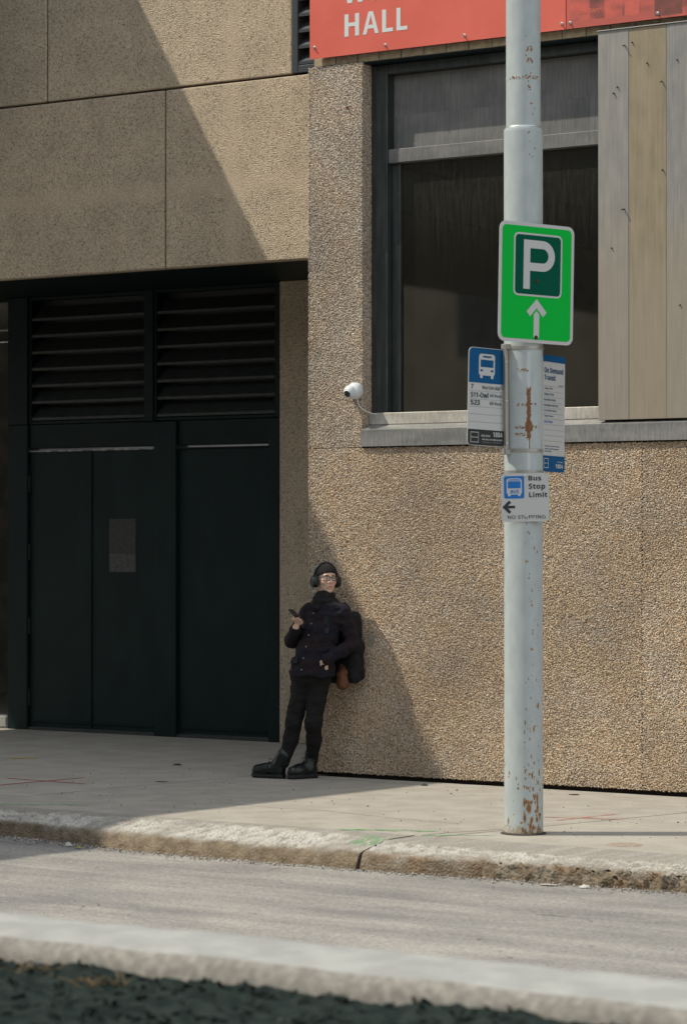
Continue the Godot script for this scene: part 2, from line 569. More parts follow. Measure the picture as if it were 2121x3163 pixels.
func ground_and_road() -> void:
	var g := struct("ground")
	var m := MB.new()
	m.quad(Vector3(-400, -0.32, 400), Vector3(400, -0.32, 400), Vector3(400, -0.32, -400), Vector3(-400, -0.32, -400), Vector3.UP)
	part(g, "earth", m.done(), mottled(99, 256, Color(0.10, 0.095, 0.085), Color(0.15, 0.14, 0.125), 0.02, 0.1, 0.95, 20.0))
	# road: a gently uneven sheet
	var r := struct("road")
	m = MB.new()
	var f := FastNoiseLite.new()
	f.seed = 12
	f.frequency = 0.35
	var nx := 130
	var nz := 26
	for j in nz + 1:
		for i in nx + 1:
			var x := -40.0 + 70.0 * i / nx
			var z := 3.2 + 8.4 * j / nz
			m.add(Vector3(x, -0.158 + 0.012 * f.get_noise_2d(x, z * 2.0), z), Vector3.UP, Vector2((x + 4.0) / 16.0, (z - 3.4) / 8.0))
	for j in nz:
		for i in nx:
			var a := j * (nx + 1) + i
			m.tri(a, a + 1, a + nx + 2); m.tri(a, a + nx + 2, a + nx + 1)
	var rm := mat(Color(1, 1, 1), 0.82, 0.0, 0.4)
	rm.albedo_texture = road_texture()
	part(r, "asphalt", m.done(), rm)
	# far carriageway beyond the planter
	m = MB.new()
	m.quad(Vector3(-60, -0.16, 15.8), Vector3(60, -0.16, 15.8), Vector3(60, -0.16, 29), Vector3(-60, -0.16, 29), Vector3.UP)
	part(r, "asphalt", m.done(), mottled(101, 256, Color(0.16, 0.15, 0.14), Color(0.24, 0.22, 0.2), 0.02, 0.15, 0.9, 5.0))

func slab(parent: Node3D, pts: Array, mt: Material) -> void:
	# pts: four [x, z] corners in order; edges are made slightly ragged
	var poly := PackedVector2Array()
	var f := FastNoiseLite.new()
	f.seed = 31
	f.frequency = 1.6
	for k in 4:
		var a := Vector2(pts[k][0], pts[k][1])
		var b := Vector2(pts[(k + 1) % 4][0], pts[(k + 1) % 4][1])
		var nseg := maxi(2, int(a.distance_to(b) / 0.22))
		for i in nseg:
			var p := a.lerp(b, float(i) / nseg)
			var off := 0.010 * f.get_noise_2d(p.x * 3.0, p.y * 3.0) if i > 0 else 0.0
			var e := (b - a).normalized()
			p += Vector2(-e.y, e.x) * off
			poly.append(Vector2(p.x, -p.y))
	var m := MB.new()
	m.xf = Transform3D(Basis(Vector3.RIGHT, -PI / 2), Vector3.ZERO)
	m.prism(poly, -0.12, 0.0)
	part(parent, "paving_slab", m.done(), mt)

func paint_mark(parent: Node3D, line: Array, w: float, c: Color, sd: int, dens: float) -> void:
	# sprayed survey mark: a broken, thin-edged line of paint flecks on the slab
	var g := RandomNumberGenerator.new()
	g.seed = sd
	var m := MB.new()
	for i in line.size() - 1:
		var a: Vector3 = line[i]
		var b: Vector3 = line[i + 1]
		var d := (b - a).normalized()
		var s := Vector3(-d.z, 0, d.x)
		var cnt := int(a.distance_to(b) / 0.012 * dens)
		for k in cnt:
			var p := a.lerp(b, g.randf()) + s * g.randfn(0.0, w * 0.4)
			var l := g.randf_range(0.010, 0.030)
			var t := g.randf_range(0.004, 0.009)
			var h := Vector3(0, 0.0025 + 0.0004 * g.randf(), 0)
			m.quad(p - d * l - s * t + h, p + d * l - s * t * 0.5 + h, p + d * l + s * t + h, p - d * l + s * t * 0.7 + h, Vector3.UP)
	part(parent, "spray_mark", m.done(), mat(c, 0.9))

func sidewalk() -> void:
	var s := struct("sidewalk")
	var m := MB.new()
	m.quad(Vector3(-14, -0.016, 3.5), Vector3(18, -0.016, 3.5), Vector3(18, -0.016, -8), Vector3(-14, -0.016, -8), Vector3.UP)
	part(s, "bedding", m.done(), M.gap)
	var j := 0.009
	# joint lines across the walk lean a little: x at z=0.3 and at the kerb
	var back := [-13.0, -8.6, -4.4, -0.30, 4.15, 8.4, 12.6, 17.0]
	var front := [-13.2, -8.9, -4.7, -0.66, 3.42, 7.7, 11.9, 16.6]
	for i in back.size() - 1:
		slab(s, [[back[i] + j, 0.30], [back[i + 1] - j, 0.30], [front[i + 1] - j, 3.38], [front[i] + j, 3.38]], M.walk if i % 2 == 0 else M.walk2)
	slab(s, [[-13.0, -7.5], [-4.4 - j, -7.5], [-4.4 - j, 0.295], [-13.0, 0.295]], M.walk2)
	slab(s, [[-4.4 + j, -2.9], [0.3, -2.9], [-0.30 - j, 0.292], [-4.4 + j, 0.292]], M.walk)
	slab(s, [[-0.30 + j, 0.05], [4.15 - j, 0.05], [4.15 - j, 0.292], [-0.30 + j, 0.292]], M.walk2)
	slab(s, [[4.15 + j, 0.05], [17, 0.05], [17, 0.292], [4.15 + j, 0.292]], M.walk)
	# survey paint
	var red := Color(0.36, 0.085, 0.07)
	paint_mark(s, [Vector3(-1.71, 0, 1.65), Vector3(-0.89, 0, 1.70)], 0.016, red, 1, 2.4)
	paint_mark(s, [Vector3(-1.35, 0, 2.16), Vector3(-1.26, 0, 1.28)], 0.020, red, 2, 2.4)
	paint_mark(s, [Vector3(3.34, 0, 1.91), Vector3(3.83, 0, 1.75)], 0.025, Color(0.42, 0.21, 0.18), 3, 1.2)
	paint_mark(s, [Vector3(3.52, 0, 2.04), Vector3(3.62, 0, 1.45)], 0.025, Color(0.42, 0.21, 0.18), 4, 1.2)
	paint_mark(s, [Vector3(-3.05, 0, 0.10), Vector3(-2.89, 0, -0.02)], 0.045, Color(0.46, 0.33, 0.02), 5, 16.0)
	var grn := Color(0.16, 0.36, 0.16)
	paint_mark(s, [Vector3(-0.28, 0, 3.34), Vector3(0.22, 0, 3.01)], 0.05, grn, 6, 1.0)
	paint_mark(s, [Vector3(2.66, 0, 3.36), Vector3(3.24, 0, 3.10)], 0.06, grn, 7, 1.6)
	paint_mark(s, [Vector3(3.3, 0, 3.36), Vector3(3.7, 0, 3.1)], 0.03, grn, 8, 0.8)
	paint_mark(s, [Vector3(-0.88, 0, 2.69), Vector3(-0.46, 0, 2.74)], 0.012, Color(0.55, 0.58, 0.6), 9, 2.0)
	# open cracks
	for q in [[[3.29, 3.36], [3.31, 3.26], [3.36, 3.1], [3.45, 2.9], [3.52, 2.74], [3.62, 2.70]], [[0.95, 2.35], [1.4, 2.42], [1.9, 2.40], [2.5, 2.55], [3.1, 2.62]]]:
		var cm := MB.new()
		for i in q.size() - 1:
			var a := Vector3(q[i][0], 0.0012, q[i][1])
			var b := Vector3(q[i + 1][0], 0.0012, q[i + 1][1])
			var d := (b - a).normalized()
			var sd := Vector3(-d.z, 0, d.x) * (0.006 if q.size() > 5 else 0.0035)
			cm.quad(a - sd * 0.6, b - sd, b + sd * 0.4, a + sd, Vector3.UP)
		part(s, "crack", cm.done(), M.gap)
	# round cover of a service valve, set in the walk
	m = MB.new()
	m.xf = Transform3D(Basis.IDENTITY, Vector3(4.62, 0, 3.12))
	m.lathe([[0.0, 0.004], [0.105, 0.004], [0.115, 0.001], [0.115, -0.01]], 28)
	part(s, "valve_cover", m.done(), mottled(105, 128, Color(0.24, 0.185, 0.15), Color(0.33, 0.27, 0.22), 0.05, 0.2, 0.9, 0.3))
	# kerb in two stones with a crack between them
	var k := struct("kerb")
	for q in [[-14.0, 3.245, 1], [3.275, 18.0, 2]]:
		kerb_stone(k, q[0], q[1], q[2])

func kerb_stone(parent: Node3D, x0: float, x1: float, sd: int) -> void:
	var rough := FastNoiseLite.new()
	rough.seed = 50 + sd
	rough.frequency = 9.0
	rough.fractal_octaves = 4
	var wear := FastNoiseLite.new()
	wear.seed = 60 + sd
	wear.frequency = 1.3
	wear.fractal_octaves = 3
	var g := RandomNumberGenerator.new()
	g.seed = 900 + sd
	var prof := [[0.0, 0.0, 0.0], [0.55, 0.0, 0.05], [0.96, 0.0, 0.2], [1.02, -0.003, 0.6], [1.10, -0.007, 1.0], [1.18, -0.011, 1.0], [1.26, -0.015, 1.0], [1.34, -0.019, 1.0], [1.42, -0.024, 1.0], [1.50, -0.029, 1.0], [1.58, -0.034, 1.0], [1.66, -0.040, 1.0], [1.74, -0.046, 1.0], [1.81, -0.053, 0.9], [1.86, -0.062, 0.6], [1.885, -0.073, 0.4], [1.905, -0.086, 0.35], [1.925, -0.10, 0.3], [1.945, -0.115, 0.3], [1.965, -0.13, 0.3], [2.0, -0.175, 0.2]]
	var m := MB.new()
	var xs := []
	var x := x0
	while x < x1 - 0.001:
		xs.append(x)
		x += 0.013 if x > -2.0 and x < 8.0 else 0.25
	xs.append(x1)
	var np := prof.size()
	for xi in xs:
		var px: float = xi
		var lip := lerp_table(KERB_LIP, px) + 0.03 * wear.get_noise_2d(px * 1.5, 9.0)
		var foot := lerp_table(KERB_FOOT, px) + 0.02 * wear.get_noise_2d(px, 30.0)
		var er := clampf(0.55 + 0.9 * wear.get_noise_2d(px, 2.0), 0.15, 1.0)
		if px > 3.26:
			er *= 0.75
		for i in np:
			var t: float = prof[i][0]
			var z := lerpf(3.385, lip, t) if t <= 1.0 else lerpf(lip, foot, t - 1.0)
			var y: float = prof[i][1]
			var e: float = prof[i][2] * er
			var d := rough.get_noise_2d(px, i * 0.035 + y * 2.0)
			var d2 := rough.get_noise_2d(px * 2.7 + 50.0, i * 0.09)
			var face_rough := 1.0 if t > 1.83 and px > 4.1 else 0.0
			y += e * (0.020 * d + 0.012 * d2 + g.randf_range(-0.008, 0.008)) - e * 0.004
			z += face_rough * (0.02 * d + g.randf_range(-0.008, 0.008))
			z += e * 0.018 * rough.get_noise_2d(px * 1.4 + 20.0, i * 0.07)
			# what the stone is: pale fresh fracture on top, ochre grime low on the face
			var grime := clampf((t - 1.74) * 7.0 + 0.6 * wear.get_noise_2d(px * 3.0, t * 2.0), 0.0, 1.0)
			if px > 3.26:
				grime = clampf((t - 1.55) * 2.4 + 0.6 * wear.get_noise_2d(px * 3.0, t * 2.0), 0.0, 1.0)
			var base := Color(0.32, 0.295, 0.26).lerp(Color(0.54, 0.52, 0.475), clampf(e * 1.2 + 0.7 * d, 0.0, 1.0))
			var gr := Color(0.155, 0.118, 0.078).lerp(Color(0.25, 0.195, 0.135), clampf(0.5 + 1.2 * wear.get_noise_2d(px * 6.0, t * 6.0), 0.0, 1.0))
			if px > 3.26 and wear.get_noise_2d(px * 2.0 + 3.0, t * 1.5) > 0.22:
				gr = gr.lerp(Color(0.26, 0.14, 0.07), 0.3)
			var c := base.lerp(gr, grime)
			var pit := clampf((-d - 0.12 + g.randf_range(-0.25, 0.25)) * 3.0, 0.0, 1.0) * e
			c = c.lerp(Color(0.16, 0.13, 0.10), pit * 0.6)
			# green survey paint on the broken corner
			if px > 3.02 and px < 3.24 and t > 0.9 and t < 1.5 and rough.get_noise_2d(px * 2.0, t * 3.0 + 7.0) > -0.12:
				c = c.lerp(Color(0.10, 0.30, 0.11), 0.55)
			m.col = c
			m.add(Vector3(px, y, z), Vector3(0, 1, 0.6).normalized())
	# smooth normals
	var acc := PackedVector3Array()
	acc.resize(m.v.size())
	for a in xs.size() - 1:
		for i in np - 1:
			var p := a * np + i
			var fn := (m.v[p + np] - m.v[p]).cross(m.v[p + 1] - m.v[p])
			if fn.y + fn.z * 0.7 < 0.0:
				fn = -fn
			for q in [p, p + 1, p + np, p + np + 1]:
				acc[q] += fn
	for i in acc.size():
		m.n[i] = acc[i].normalized()
	for a in xs.size() - 1:
		for i in np - 1:
			var p := a * np + i
			m.tri(p, p + np, p + np + 1); m.tri(p, p + np + 1, p + 1)
	# broken end face at the crack
	m.col = Color(0.16, 0.13, 0.10)
	var end := (xs.size() - 1) * np if sd == 1 else 0
	for i in np - 1:
		var p0 := m.v[end + i]
		var p1 := m.v[end + i + 1]
		m.quad(p0, p1, Vector3(p1.x, -0.2, p1.z), Vector3(p0.x, -0.2, p0.z), Vector3(1 if sd == 1 else -1, 0, 0))
	var km := vmat(0.95)
	km.albedo_texture = M.grain_tex
	km.heightmap_enabled = true
	km.heightmap_texture = M.pit_tex
	km.heightmap_scale = 0.8
	triplanar(km, 0.6)
	part(parent, "kerb_stone", m.done(true), km)

# ---------------------------------------------------------------- pebbles set in the wall face
var pebble_mesh: ArrayMesh
var pebble_mat: StandardMaterial3D

func make_pebble() -> void:
	var m := MB.new()
	var g := RandomNumberGenerator.new()
	g.seed = 3
	var rings := [[0.0, 1.0, 1], [0.72, 0.68, 6], [1.0, -0.05, 6], [0.7, -0.75, 6]]
	for r in rings:
		for k in r[2]:
			var a: float = TAU * (k + 0.5 * r[1]) / r[2]
			var p := Vector3(cos(a) * r[0], sin(a) * r[0], r[1])
			m.add(p * g.randf_range(0.86, 1.1), p.normalized())
	for k in 6:
		m.tri(0, 1 + k, 1 + (k + 1) % 6)
		for q in 2:
			var a := 1 + q * 6
			m.tri(a + k, a + 6 + k, a + 6 + (k + 1) % 6); m.tri(a + k, a + 6 + (k + 1) % 6, a + (k + 1) % 6)
	pebble_mesh = m.done()
	pebble_mat = mat(Color(1, 1, 1), 0.7)
	pebble_mat.vertex_color_use_as_albedo = true

# areas: [origin, u axis, v axis, normal, u length, v length]
func pebbles(parent: Node3D, areas: Array, spacing: float, grey: float, sd: int, holes := []) -> void:
	var g := RandomNumberGenerator.new()
	g.seed = sd
	var tone := FastNoiseLite.new()
	tone.seed = sd
	tone.frequency = 0.9
	tone.fractal_octaves = 3
	var tf := []
	var cs := []
	var table := [[0.36, Color(0.47, 0.345, 0.225)], [0.26, Color(0.55, 0.43, 0.30)], [0.17, Color(0.37, 0.255, 0.16)], [0.10, Color(0.43, 0.38, 0.32)], [0.08, Color(0.62, 0.53, 0.41)], [0.03, Color(0.20, 0.155, 0.115)]]
	for ar in areas:
		var o: Vector3 = ar[0]
		var U: Vector3 = ar[1]
		var V: Vector3 = ar[2]
		var N: Vector3 = ar[3]
		var nu := int(ar[4] / spacing)
		var nv := int(ar[5] / spacing)
		for j in nv:
			for i in nu:
				var p: Vector3 = o + U * ((i + 0.5 * (j % 2) + g.randf_range(0.0, 0.85)) * ar[4] / nu) + V * ((j + g.randf_range(0.05, 0.95)) * ar[5] / nv)
				var skip := false
				for h in holes:
					if Vector2((p.x - h[0]) / h[2], (p.y - h[1]) / h[3]).length() < 1.0:
						skip = true
				if skip:
					continue
				var r := spacing * g.randf_range(0.47, 0.76)
				var a := g.randf() * TAU
				var t1 := (U * cos(a) + V * sin(a))
				var t2 := (-U * sin(a) + V * cos(a))
				var nn := (N + U * g.randfn(0, 0.28) + V * g.randfn(0, 0.28)).normalized()
				t1 = (t1 - nn * t1.dot(nn)).normalized()
				t2 = nn.cross(t1)
				var el := g.randf_range(1.0, 1.5)
				var b := Basis(t1 * r * el, t2 * r * g.randf_range(0.75, 1.0), nn * r * g.randf_range(0.55, 0.95))
				tf.append(Transform3D(b, p + N * g.randf_range(-0.0035, 0.0)))
				var c := pal(table, g.randf())
				var k := 1.0 + 0.16 * g.randf_range(-1, 1) + 0.34 * tone.get_noise_2d((p.x + p.z) * 0.7, p.y * 0.7)
				var l := (c.r + c.g + c.b) / 3.0
				c = c.lerp(Color(l, l * 0.96, l * 0.9), clampf(grey + 0.35 * tone.get_noise_2d(p.x * 2.0 + 40.0, p.y * 2.0), 0.0, 0.9))
				cs.append(Color(c.r * k, c.g * k, c.b * k))
	var mm := MultiMesh.new()
	mm.transform_format = MultiMesh.TRANSFORM_3D
	mm.use_colors = true
	mm.mesh = pebble_mesh
	mm.instance_count = tf.size()
	var inv := world_of(parent).affine_inverse()
	for i in tf.size():
		mm.set_instance_transform(i, inv * tf[i])
		mm.set_instance_color(i, cs[i])
	var o := MultiMeshInstance3D.new()
	o.name = "pebbles"
	o.multimesh = mm
	o.material_override = pebble_mat
	o.set_meta("kind", "stuff")
	parent.add_child(o, true)

# ---------------------------------------------------------------- service block on the left
func louvre(parent: Node3D, called: String, x0: float, x1: float, y0: float, y1: float, z: float, pitch: float, depth: float, ms: Material, mf: Material, fw: float) -> void:
	var l := Node3D.new()
	l.name = called
	parent.add_child(l, true)
	bx(l, "frame", Vector3(x0, y0, z - depth), Vector3(x0 + fw, y1, z + 0.02), mf)
	bx(l, "frame", Vector3(x1 - fw, y0, z - depth), Vector3(x1, y1, z + 0.02), mf)
	bx(l, "frame", Vector3(x0 + fw, y0, z - depth), Vector3(x1 - fw, y0 + fw, z + 0.018), mf)
	bx(l, "frame", Vector3(x0 + fw, y1 - fw, z - depth), Vector3(x1 - fw, y1, z + 0.018), mf)
	var n := int((y1 - y0 - 2 * fw) / pitch)
	var m := MB.new()
	# blade: sloped face falling outwards with a turned-down lip
	var hw := (x1 - x0) / 2 - fw - 0.002
	var d := depth * 0.8
	var poly := PackedVector2Array([Vector2(0, 0), Vector2(0.012, -0.004), Vector2(0.012, 0.022), Vector2(0.004, 0.026), Vector2(-d, 0.026 + d * 0.95), Vector2(-d, 0.016 + d * 0.95), Vector2(0, 0.016)])
	m.xf = Transform3D(Basis(Vector3(0, 0, 1), Vector3(0, 1, 0), Vector3(-1, 0, 0)), Vector3.ZERO)
	m.prism(poly, -hw, hw)
	var blade := m.done()
	for i in n:
		part(l, "slat", blade, ms, Transform3D(Basis.IDENTITY, Vector3((x0 + x1) / 2, y0 + fw + 0.012 + pitch * i, z)))
	bx(l, "backing", Vector3(x0, y0, z - depth - 0.03), Vector3(x1, y1, z - depth - 0.002), M.black, 0.0)

func door_leaf(b: Node3D, x0: float, x1: float, y1: float, hinge_left: bool) -> Node3D:
	var d := Node3D.new()
	d.name = "door"
	b.add_child(d, true)
	var z := -2.745
	bx(d, "leaf", Vector3(x0, 0.035, z - 0.05), Vector3(x1, y1, z), M.dark_paint, 0.006)
	bx(d, "kick_rail", Vector3(x0 + 0.02, 0.075, z), Vector3(x1 - 0.02, 0.10, z + 0.012), M.dark_paint2, 0.004)
	bx(d, "drip_cap", Vector3(x0 + 0.01, y1 - 0.004, z - 0.01), Vector3(x1 - 0.01, y1 + 0.008, z + 0.028), M.worn_edge if x1 < -3.5 else M.dark_paint2, 0.003)
	var hx := x0 - 0.006 if hinge_left else x1 + 0.006
	for hy in [0.32, 1.02, 1.75, 2.42]:
		var m := MB.new()
		m.tube([Vector3(hx, hy - 0.08, z + 0.008), Vector3(hx, hy + 0.08, z + 0.008)], [0.014], 10)
		part(d, "hinge", m.done(), M.black)
	return d

func service_building() -> void:
	var b := thing("service_building", "tan aggregate panel building above a dark recessed bay of metal doors and louvres", "building", Vector3(-3, 0, -1.02))
	var z := -1.02
	var g := 0.009
	for q in [[-2.266, -0.012, 4.248, 5.806], [-4.99, -2.266, 4.248, 5.806], [-7.71, -4.99, 4.248, 5.806], [-3.623, -0.90, 5.826, 7.42], [-6.34, -3.623, 5.826, 7.42], [-9.06, -6.34, 5.826, 7.42], [-10.4, -7.71, 4.248, 5.806], [-3.623, -0.012, 7.44, 8.9], [-6.34, -3.623, 7.44, 8.9], [-9.06, -6.34, 7.44, 8.9]]:
		bx(b, "wall_panel", Vector3(q[0] + g, q[2], z - 0.13), Vector3(q[1] - (g if q[1] < -0.95 else 0.0), q[3], z), M.panel, 0.008)
	bx(b, "core", Vector3(-10.4, 4.262, -3.1), Vector3(-0.92, 8.85, z - 0.135), M.dark_paint2, 0.0)  # near-black soffit: shade under the overhang is put into this colour
	bx(b, "core", Vector3(-0.918, 4.262, -3.1), Vector3(-0.012, 5.82, z - 0.135), M.dark_paint2, 0.0)  # same soffit shade, carried by the colour
	bx(b, "coping", Vector3(-10.4, 8.9, -3.1), Vector3(-0.012, 9.0, z + 0.03), M.alu, 0.01)
	louvre(b, "vent", -0.897, -0.02, 5.828, 7.42, z - 0.02, 0.136, 0.16, M.vent, M.vent, 0.06)
	# back wall of the bay
	var jw := bx(b, "jamb_wall", Vector3(-2.258, 0.0, -3.05), Vector3(-0.012, 4.258, -2.70), M.panel, 0.01)
	jw.set_meta("label", "narrow aggregate wall strip between the dark doors and the pebbled corner")
	for q in [[-5.586, -5.328], [-3.741, -3.4706], [-2.389, -2.262]]:
		bx(b, "door_post", Vector3(q[0], 0.0, -2.9), Vector3(q[1], 3.0 if q[0] < -5.0 or q[0] > -2.5 else 2.995, -2.705), M.dark_paint, 0.008)
	bx(b, "header", Vector3(-5.586, 3.002, -2.9), Vector3(-5.33, 4.258, -2.705), M.dark_paint2, 0.006)
	bx(b, "header", Vector3(-5.326, 2.765, -2.9), Vector3(-3.744, 3.0, -2.735), M.dark_paint2, 0.006)
	bx(b, "header", Vector3(-3.468, 2.765, -2.9), Vector3(-2.392, 3.0, -2.735), M.dark_paint2, 0.006)
	bx(b, "header", Vector3(-2.302, 3.002, -2.9), Vector3(-2.262, 4.258, -2.705), M.dark_paint, 0.004)
	bx(b, "mullion", Vector3(-3.85, 3.002, -2.9), Vector3(-3.757, 4.258, -2.712), M.dark_paint2, 0.006)
	louvre(b, "louvre", -5.328, -3.852, 3.004, 4.256, -2.75, 0.163, 0.15, M.slat, M.dark_paint2, 0.03)
	louvre(b, "louvre", -3.755, -2.304, 3.004, 4.256, -2.75, 0.163, 0.15, M.slat, M.dark_paint2, 0.03)
	var d1 := door_leaf(b, -5.322, -4.548, 2.735, true)
	var d2 := door_leaf(b, -4.538, -3.746, 2.735, false)
	door_leaf(b, -3.464, -2.395, 2.735, false)
	bx(d1, "astragal", Vector3(-4.556, 0.04, -2.744), Vector3(-4.53, 2.73, -2.733), M.dark_paint2, 0.003)
	var nt := mat(Color(1, 1, 1), 0.6)
	var nf := FastNoiseLite.new()
	nf.seed = 8
	nf.frequency = 1.0
	nf.fractal_octaves = 5
	nt.albedo_texture = fill(96, 160, func(u: float, v: float) -> Color:
		var n1 := nf.get_noise_2d(u * 7.0, v * 12.0)
		var n2 := nf.get_noise_2d(u * 26.0, v * 44.0 + 10.0)
		var k := (0.045 if v > 0.66 else 0.020) * (1.0 + n1 * 0.8) + (0.025 if n2 > 0.22 else 0.0)
		return Color(k * 0.95, k * 1.05, k * 1.0).linear_to_srgb())
	var m := MB.new()
	m.quad(Vector3(-4.313, 1.56, -2.741), Vector3(-3.987, 1.56, -2.741), Vector3(-3.987, 2.069, -2.741), Vector3(-4.313, 2.069, -2.741), Vector3(0, 0, 1))
	for i in m.u.size():
		m.u[i].y = 1.0 - m.u[i].y
	part(d2, "notice", m.done(), nt, Transform3D.IDENTITY, "faded scuffed rectangular notice")
	bx(b, "threshold", Vector3(-5.586, 0.0, -2.95), Vector3(-2.262, 0.03, -2.72), M.slat, 0.006)
	# passage left of the doors
	bx(b, "passage_wall", Vector3(-10.4, 0.0, -7.6), Vector3(-5.4, 4.25, -7.4), M.passage, 0.0)
	bx(b, "passage_wall", Vector3(-5.58, 0.0, -7.4), Vector3(-5.4, 4.25, -2.9), M.passage, 0.0)
	bx(b, "passage_ceiling", Vector3(-10.4, 4.27, -7.6), Vector3(-5.4, 4.5, -3.1), M.passage, 0.0)
	bx(b, "rail", Vector3(-9.4, 3.945, -2.84), Vector3(-5.60, 3.962, -2.80), M.alu, 0.004)
	bx(b, "wheel_stop", Vector3(-9.0, 0.0, -2.95), Vector3(-5.62, 0.13, -2.74), M.concrete, 0.02)
	bx(b, "end_wall", Vector3(-10.6, 0.0, -7.6), Vector3(-10.41, 9.0, -1.1), M.panel, 0.01)

# ---------------------------------------------------------------- pebbled hall on the right
func hall_building() -> void:
	var b := thing("hall_building", "building with a brown pebbled wall, metal framed window and steel cladding", "building", Vector3(4, 0, -0.3))
	# lower wall in three cast panels
	var xs := [[0.0, 3.0195], [3.0245, 6.04], [6.05, 9.0]]
	for i in 3:
		var w := bx(b, "wall_panel", Vector3(xs[i][0] + 0.008, 0.028, -0.3), Vector3(xs[i][1], 2.598, -0.008), M.mortar, 0.004)
		if i < 2:
			var u1: float = xs[i][1] if i == 0 else 4.7
			var ar := [[Vector3(xs[i][0], 0.028, -0.006), Vector3.RIGHT, Vector3.UP, Vector3(0, 0, 1), u1 - xs[i][0], 2.57]]
			if i == 0:
				ar.append([Vector3(0.006, 0.028, -1.3), Vector3(0, 0, 1), Vector3.UP, Vector3(-1, 0, 0), 1.29, 2.57])
			pebbles(w, ar, 0.0108, 0.10, 100 + i, [[0.605, 1.085, 0.034, 0.062]] if i == 0 else [])
			if i == 0:
				var pm := MB.new()
				pm.xf = Transform3D(Basis.IDENTITY, Vector3(0.605, 1.085, -0.008))
				var pp := PackedVector2Array()
				for k in 18:
					var a := TAU * k / 18.0
					pp.append(Vector2(cos(a) * 0.033, sin(a) * 0.06) * (1.0 + 0.08 * sin(k * 2.3)))
				pm.prism(pp, 0.0, 0.006)
				part(w, "patch", pm.done(), mottled(107, 64, Color(0.27, 0.25, 0.20), Color(0.33, 0.30, 0.25), 0.05, 0.15, 0.95, 0.2))
	bx(b, "plinth", Vector3(0.03, 0.0, -0.3), Vector3(9.0, 0.03, -0.05), M.gap, 0.0)
	bx(b, "side_wall", Vector3(0.008, 0.0, -3.0), Vector3(0.3, 5.65, -0.302), M.mortar, 0.0)
	# pier beside the window
	var p := bx(b, "pier", Vector3(0.008, 2.604, -0.3), Vector3(0.512, 5.645, -0.008), M.mortar, 0.004)
	pebbles(p, [
		[Vector3(0.0, 2.604, -0.006), Vector3.RIGHT, Vector3.UP, Vector3(0, 0, 1), 0.518, 3.044],
		[Vector3(0.514, 2.70, -0.006), Vector3(0, 0, -1), Vector3.UP, Vector3(1, 0, 0), 0.136, 2.945],
		[Vector3(0.006, 2.604, -1.1), Vector3(0, 0, 1), Vector3.UP, Vector3(-1, 0, 0), 1.095, 3.044],
	], 0.0110, 0.38, 110)
	var m := MB.new()
	m.tube([Vector3(0.385, 5.30, -0.01), Vector3(0.385, 5.30, 0.016)], [0.009], 8)
	part(p, "rusty_bolt", m.done(), M.rust)
	# brick courses over the window
	bx(b, "upper_wall", Vector3(0.03, 5.652, -0.42), Vector3(9.0, 8.9, -0.044), M.joint, 0.0)
	bx(b, "side_wall", Vector3(0.03, 5.655, -3.0), Vector3(0.33, 8.9, -0.422), M.brick, 0.0)
	var bm := MB.new()
	bm.box(Vector3(-0.0985, -0.032, -0.02), Vector3(0.0985, 0.032, 0.02), 0.004)
	var brick := bm.done()
	var g := RandomNumberGenerator.new()
	g.seed = 9
	for r in 3:
		for i in 27:
			var t := Transform3D(Basis(Vector3(0, 0, 1), g.randfn(0, 0.006)), Vector3(0.145 + 0.208 * i + (0.104 if r == 1 else 0.0), 5.688 + 0.075 * r, -0.052 + g.randf_range(-0.003, 0.004)))
			part(b, "brick", brick, M.brick if g.randf() < 0.6 else M.brick2, t)
	bx(b, "steel_lintel", Vector3(0.515, 5.636, -0.42), Vector3(9.0, 5.652, -0.036), M.dark_paint2, 0.002)
	bx(b, "coping", Vector3(0.0, 8.9, -3.0), Vector3(9.0, 9.0, 0.02), M.alu, 0.01)
	# window sill, folded from sheet
	var sp := PackedVector2Array([Vector2(0.022, 2.609), Vector2(0.022, 2.738), Vector2(-0.10, 2.782), Vector2(-0.28, 2.782), Vector2(-0.28, 2.607)])
	m = MB.new()
	m.xf = Transform3D(Basis(Vector3(0, 0, 1), Vector3(0, 1, 0), Vector3(-1, 0, 0)), Vector3.ZERO)
	m.prism(sp, -9.0, -0.523)
	for i in m.v.size():
		m.u[i] = Vector2(m.v[i].x * 0.4, m.v[i].y * 2.0 + m.v[i].z * 3.0)
	part(b, "sill", m.done(), M.sill)
	for q in [[0.519, 2.661], [3.425, 6.2]]:
		window(b, q[0], q[1])
	# weathered cladding sheets between the windows
	for q in [[2.663, 2.922, 0.008, "clad_grey"], [2.923, 3.238, 0.0065, "clad_gold"], [3.239, 3.422, 0.008, "clad_grey2"]]:
		var mb := MB.new()
		mb.box(Vector3(q[0], 2.768, -0.02), Vector3(q[1], 5.668, q[2]), 0.003)
		for i in mb.v.size():
			mb.u[i] = Vector2((mb.v[i].x - q[0]) / (q[1] - q[0]) + mb.v[i].z * 3.0, 1.0 - (mb.v[i].y - 2.768) / 2.9)
		part(b, "cladding_sheet", mb.done(), M[q[3]])
	bx(b, "cladding_cap", Vector3(2.655, 5.669, -0.02), Vector3(3.43, 5.676, 0.018), M.bright, 0.002)
	bx(b, "cladding_core", Vector3(2.67, 2.79, -0.40), Vector3(3.415, 5.63, -0.022), M.black, 0.0)
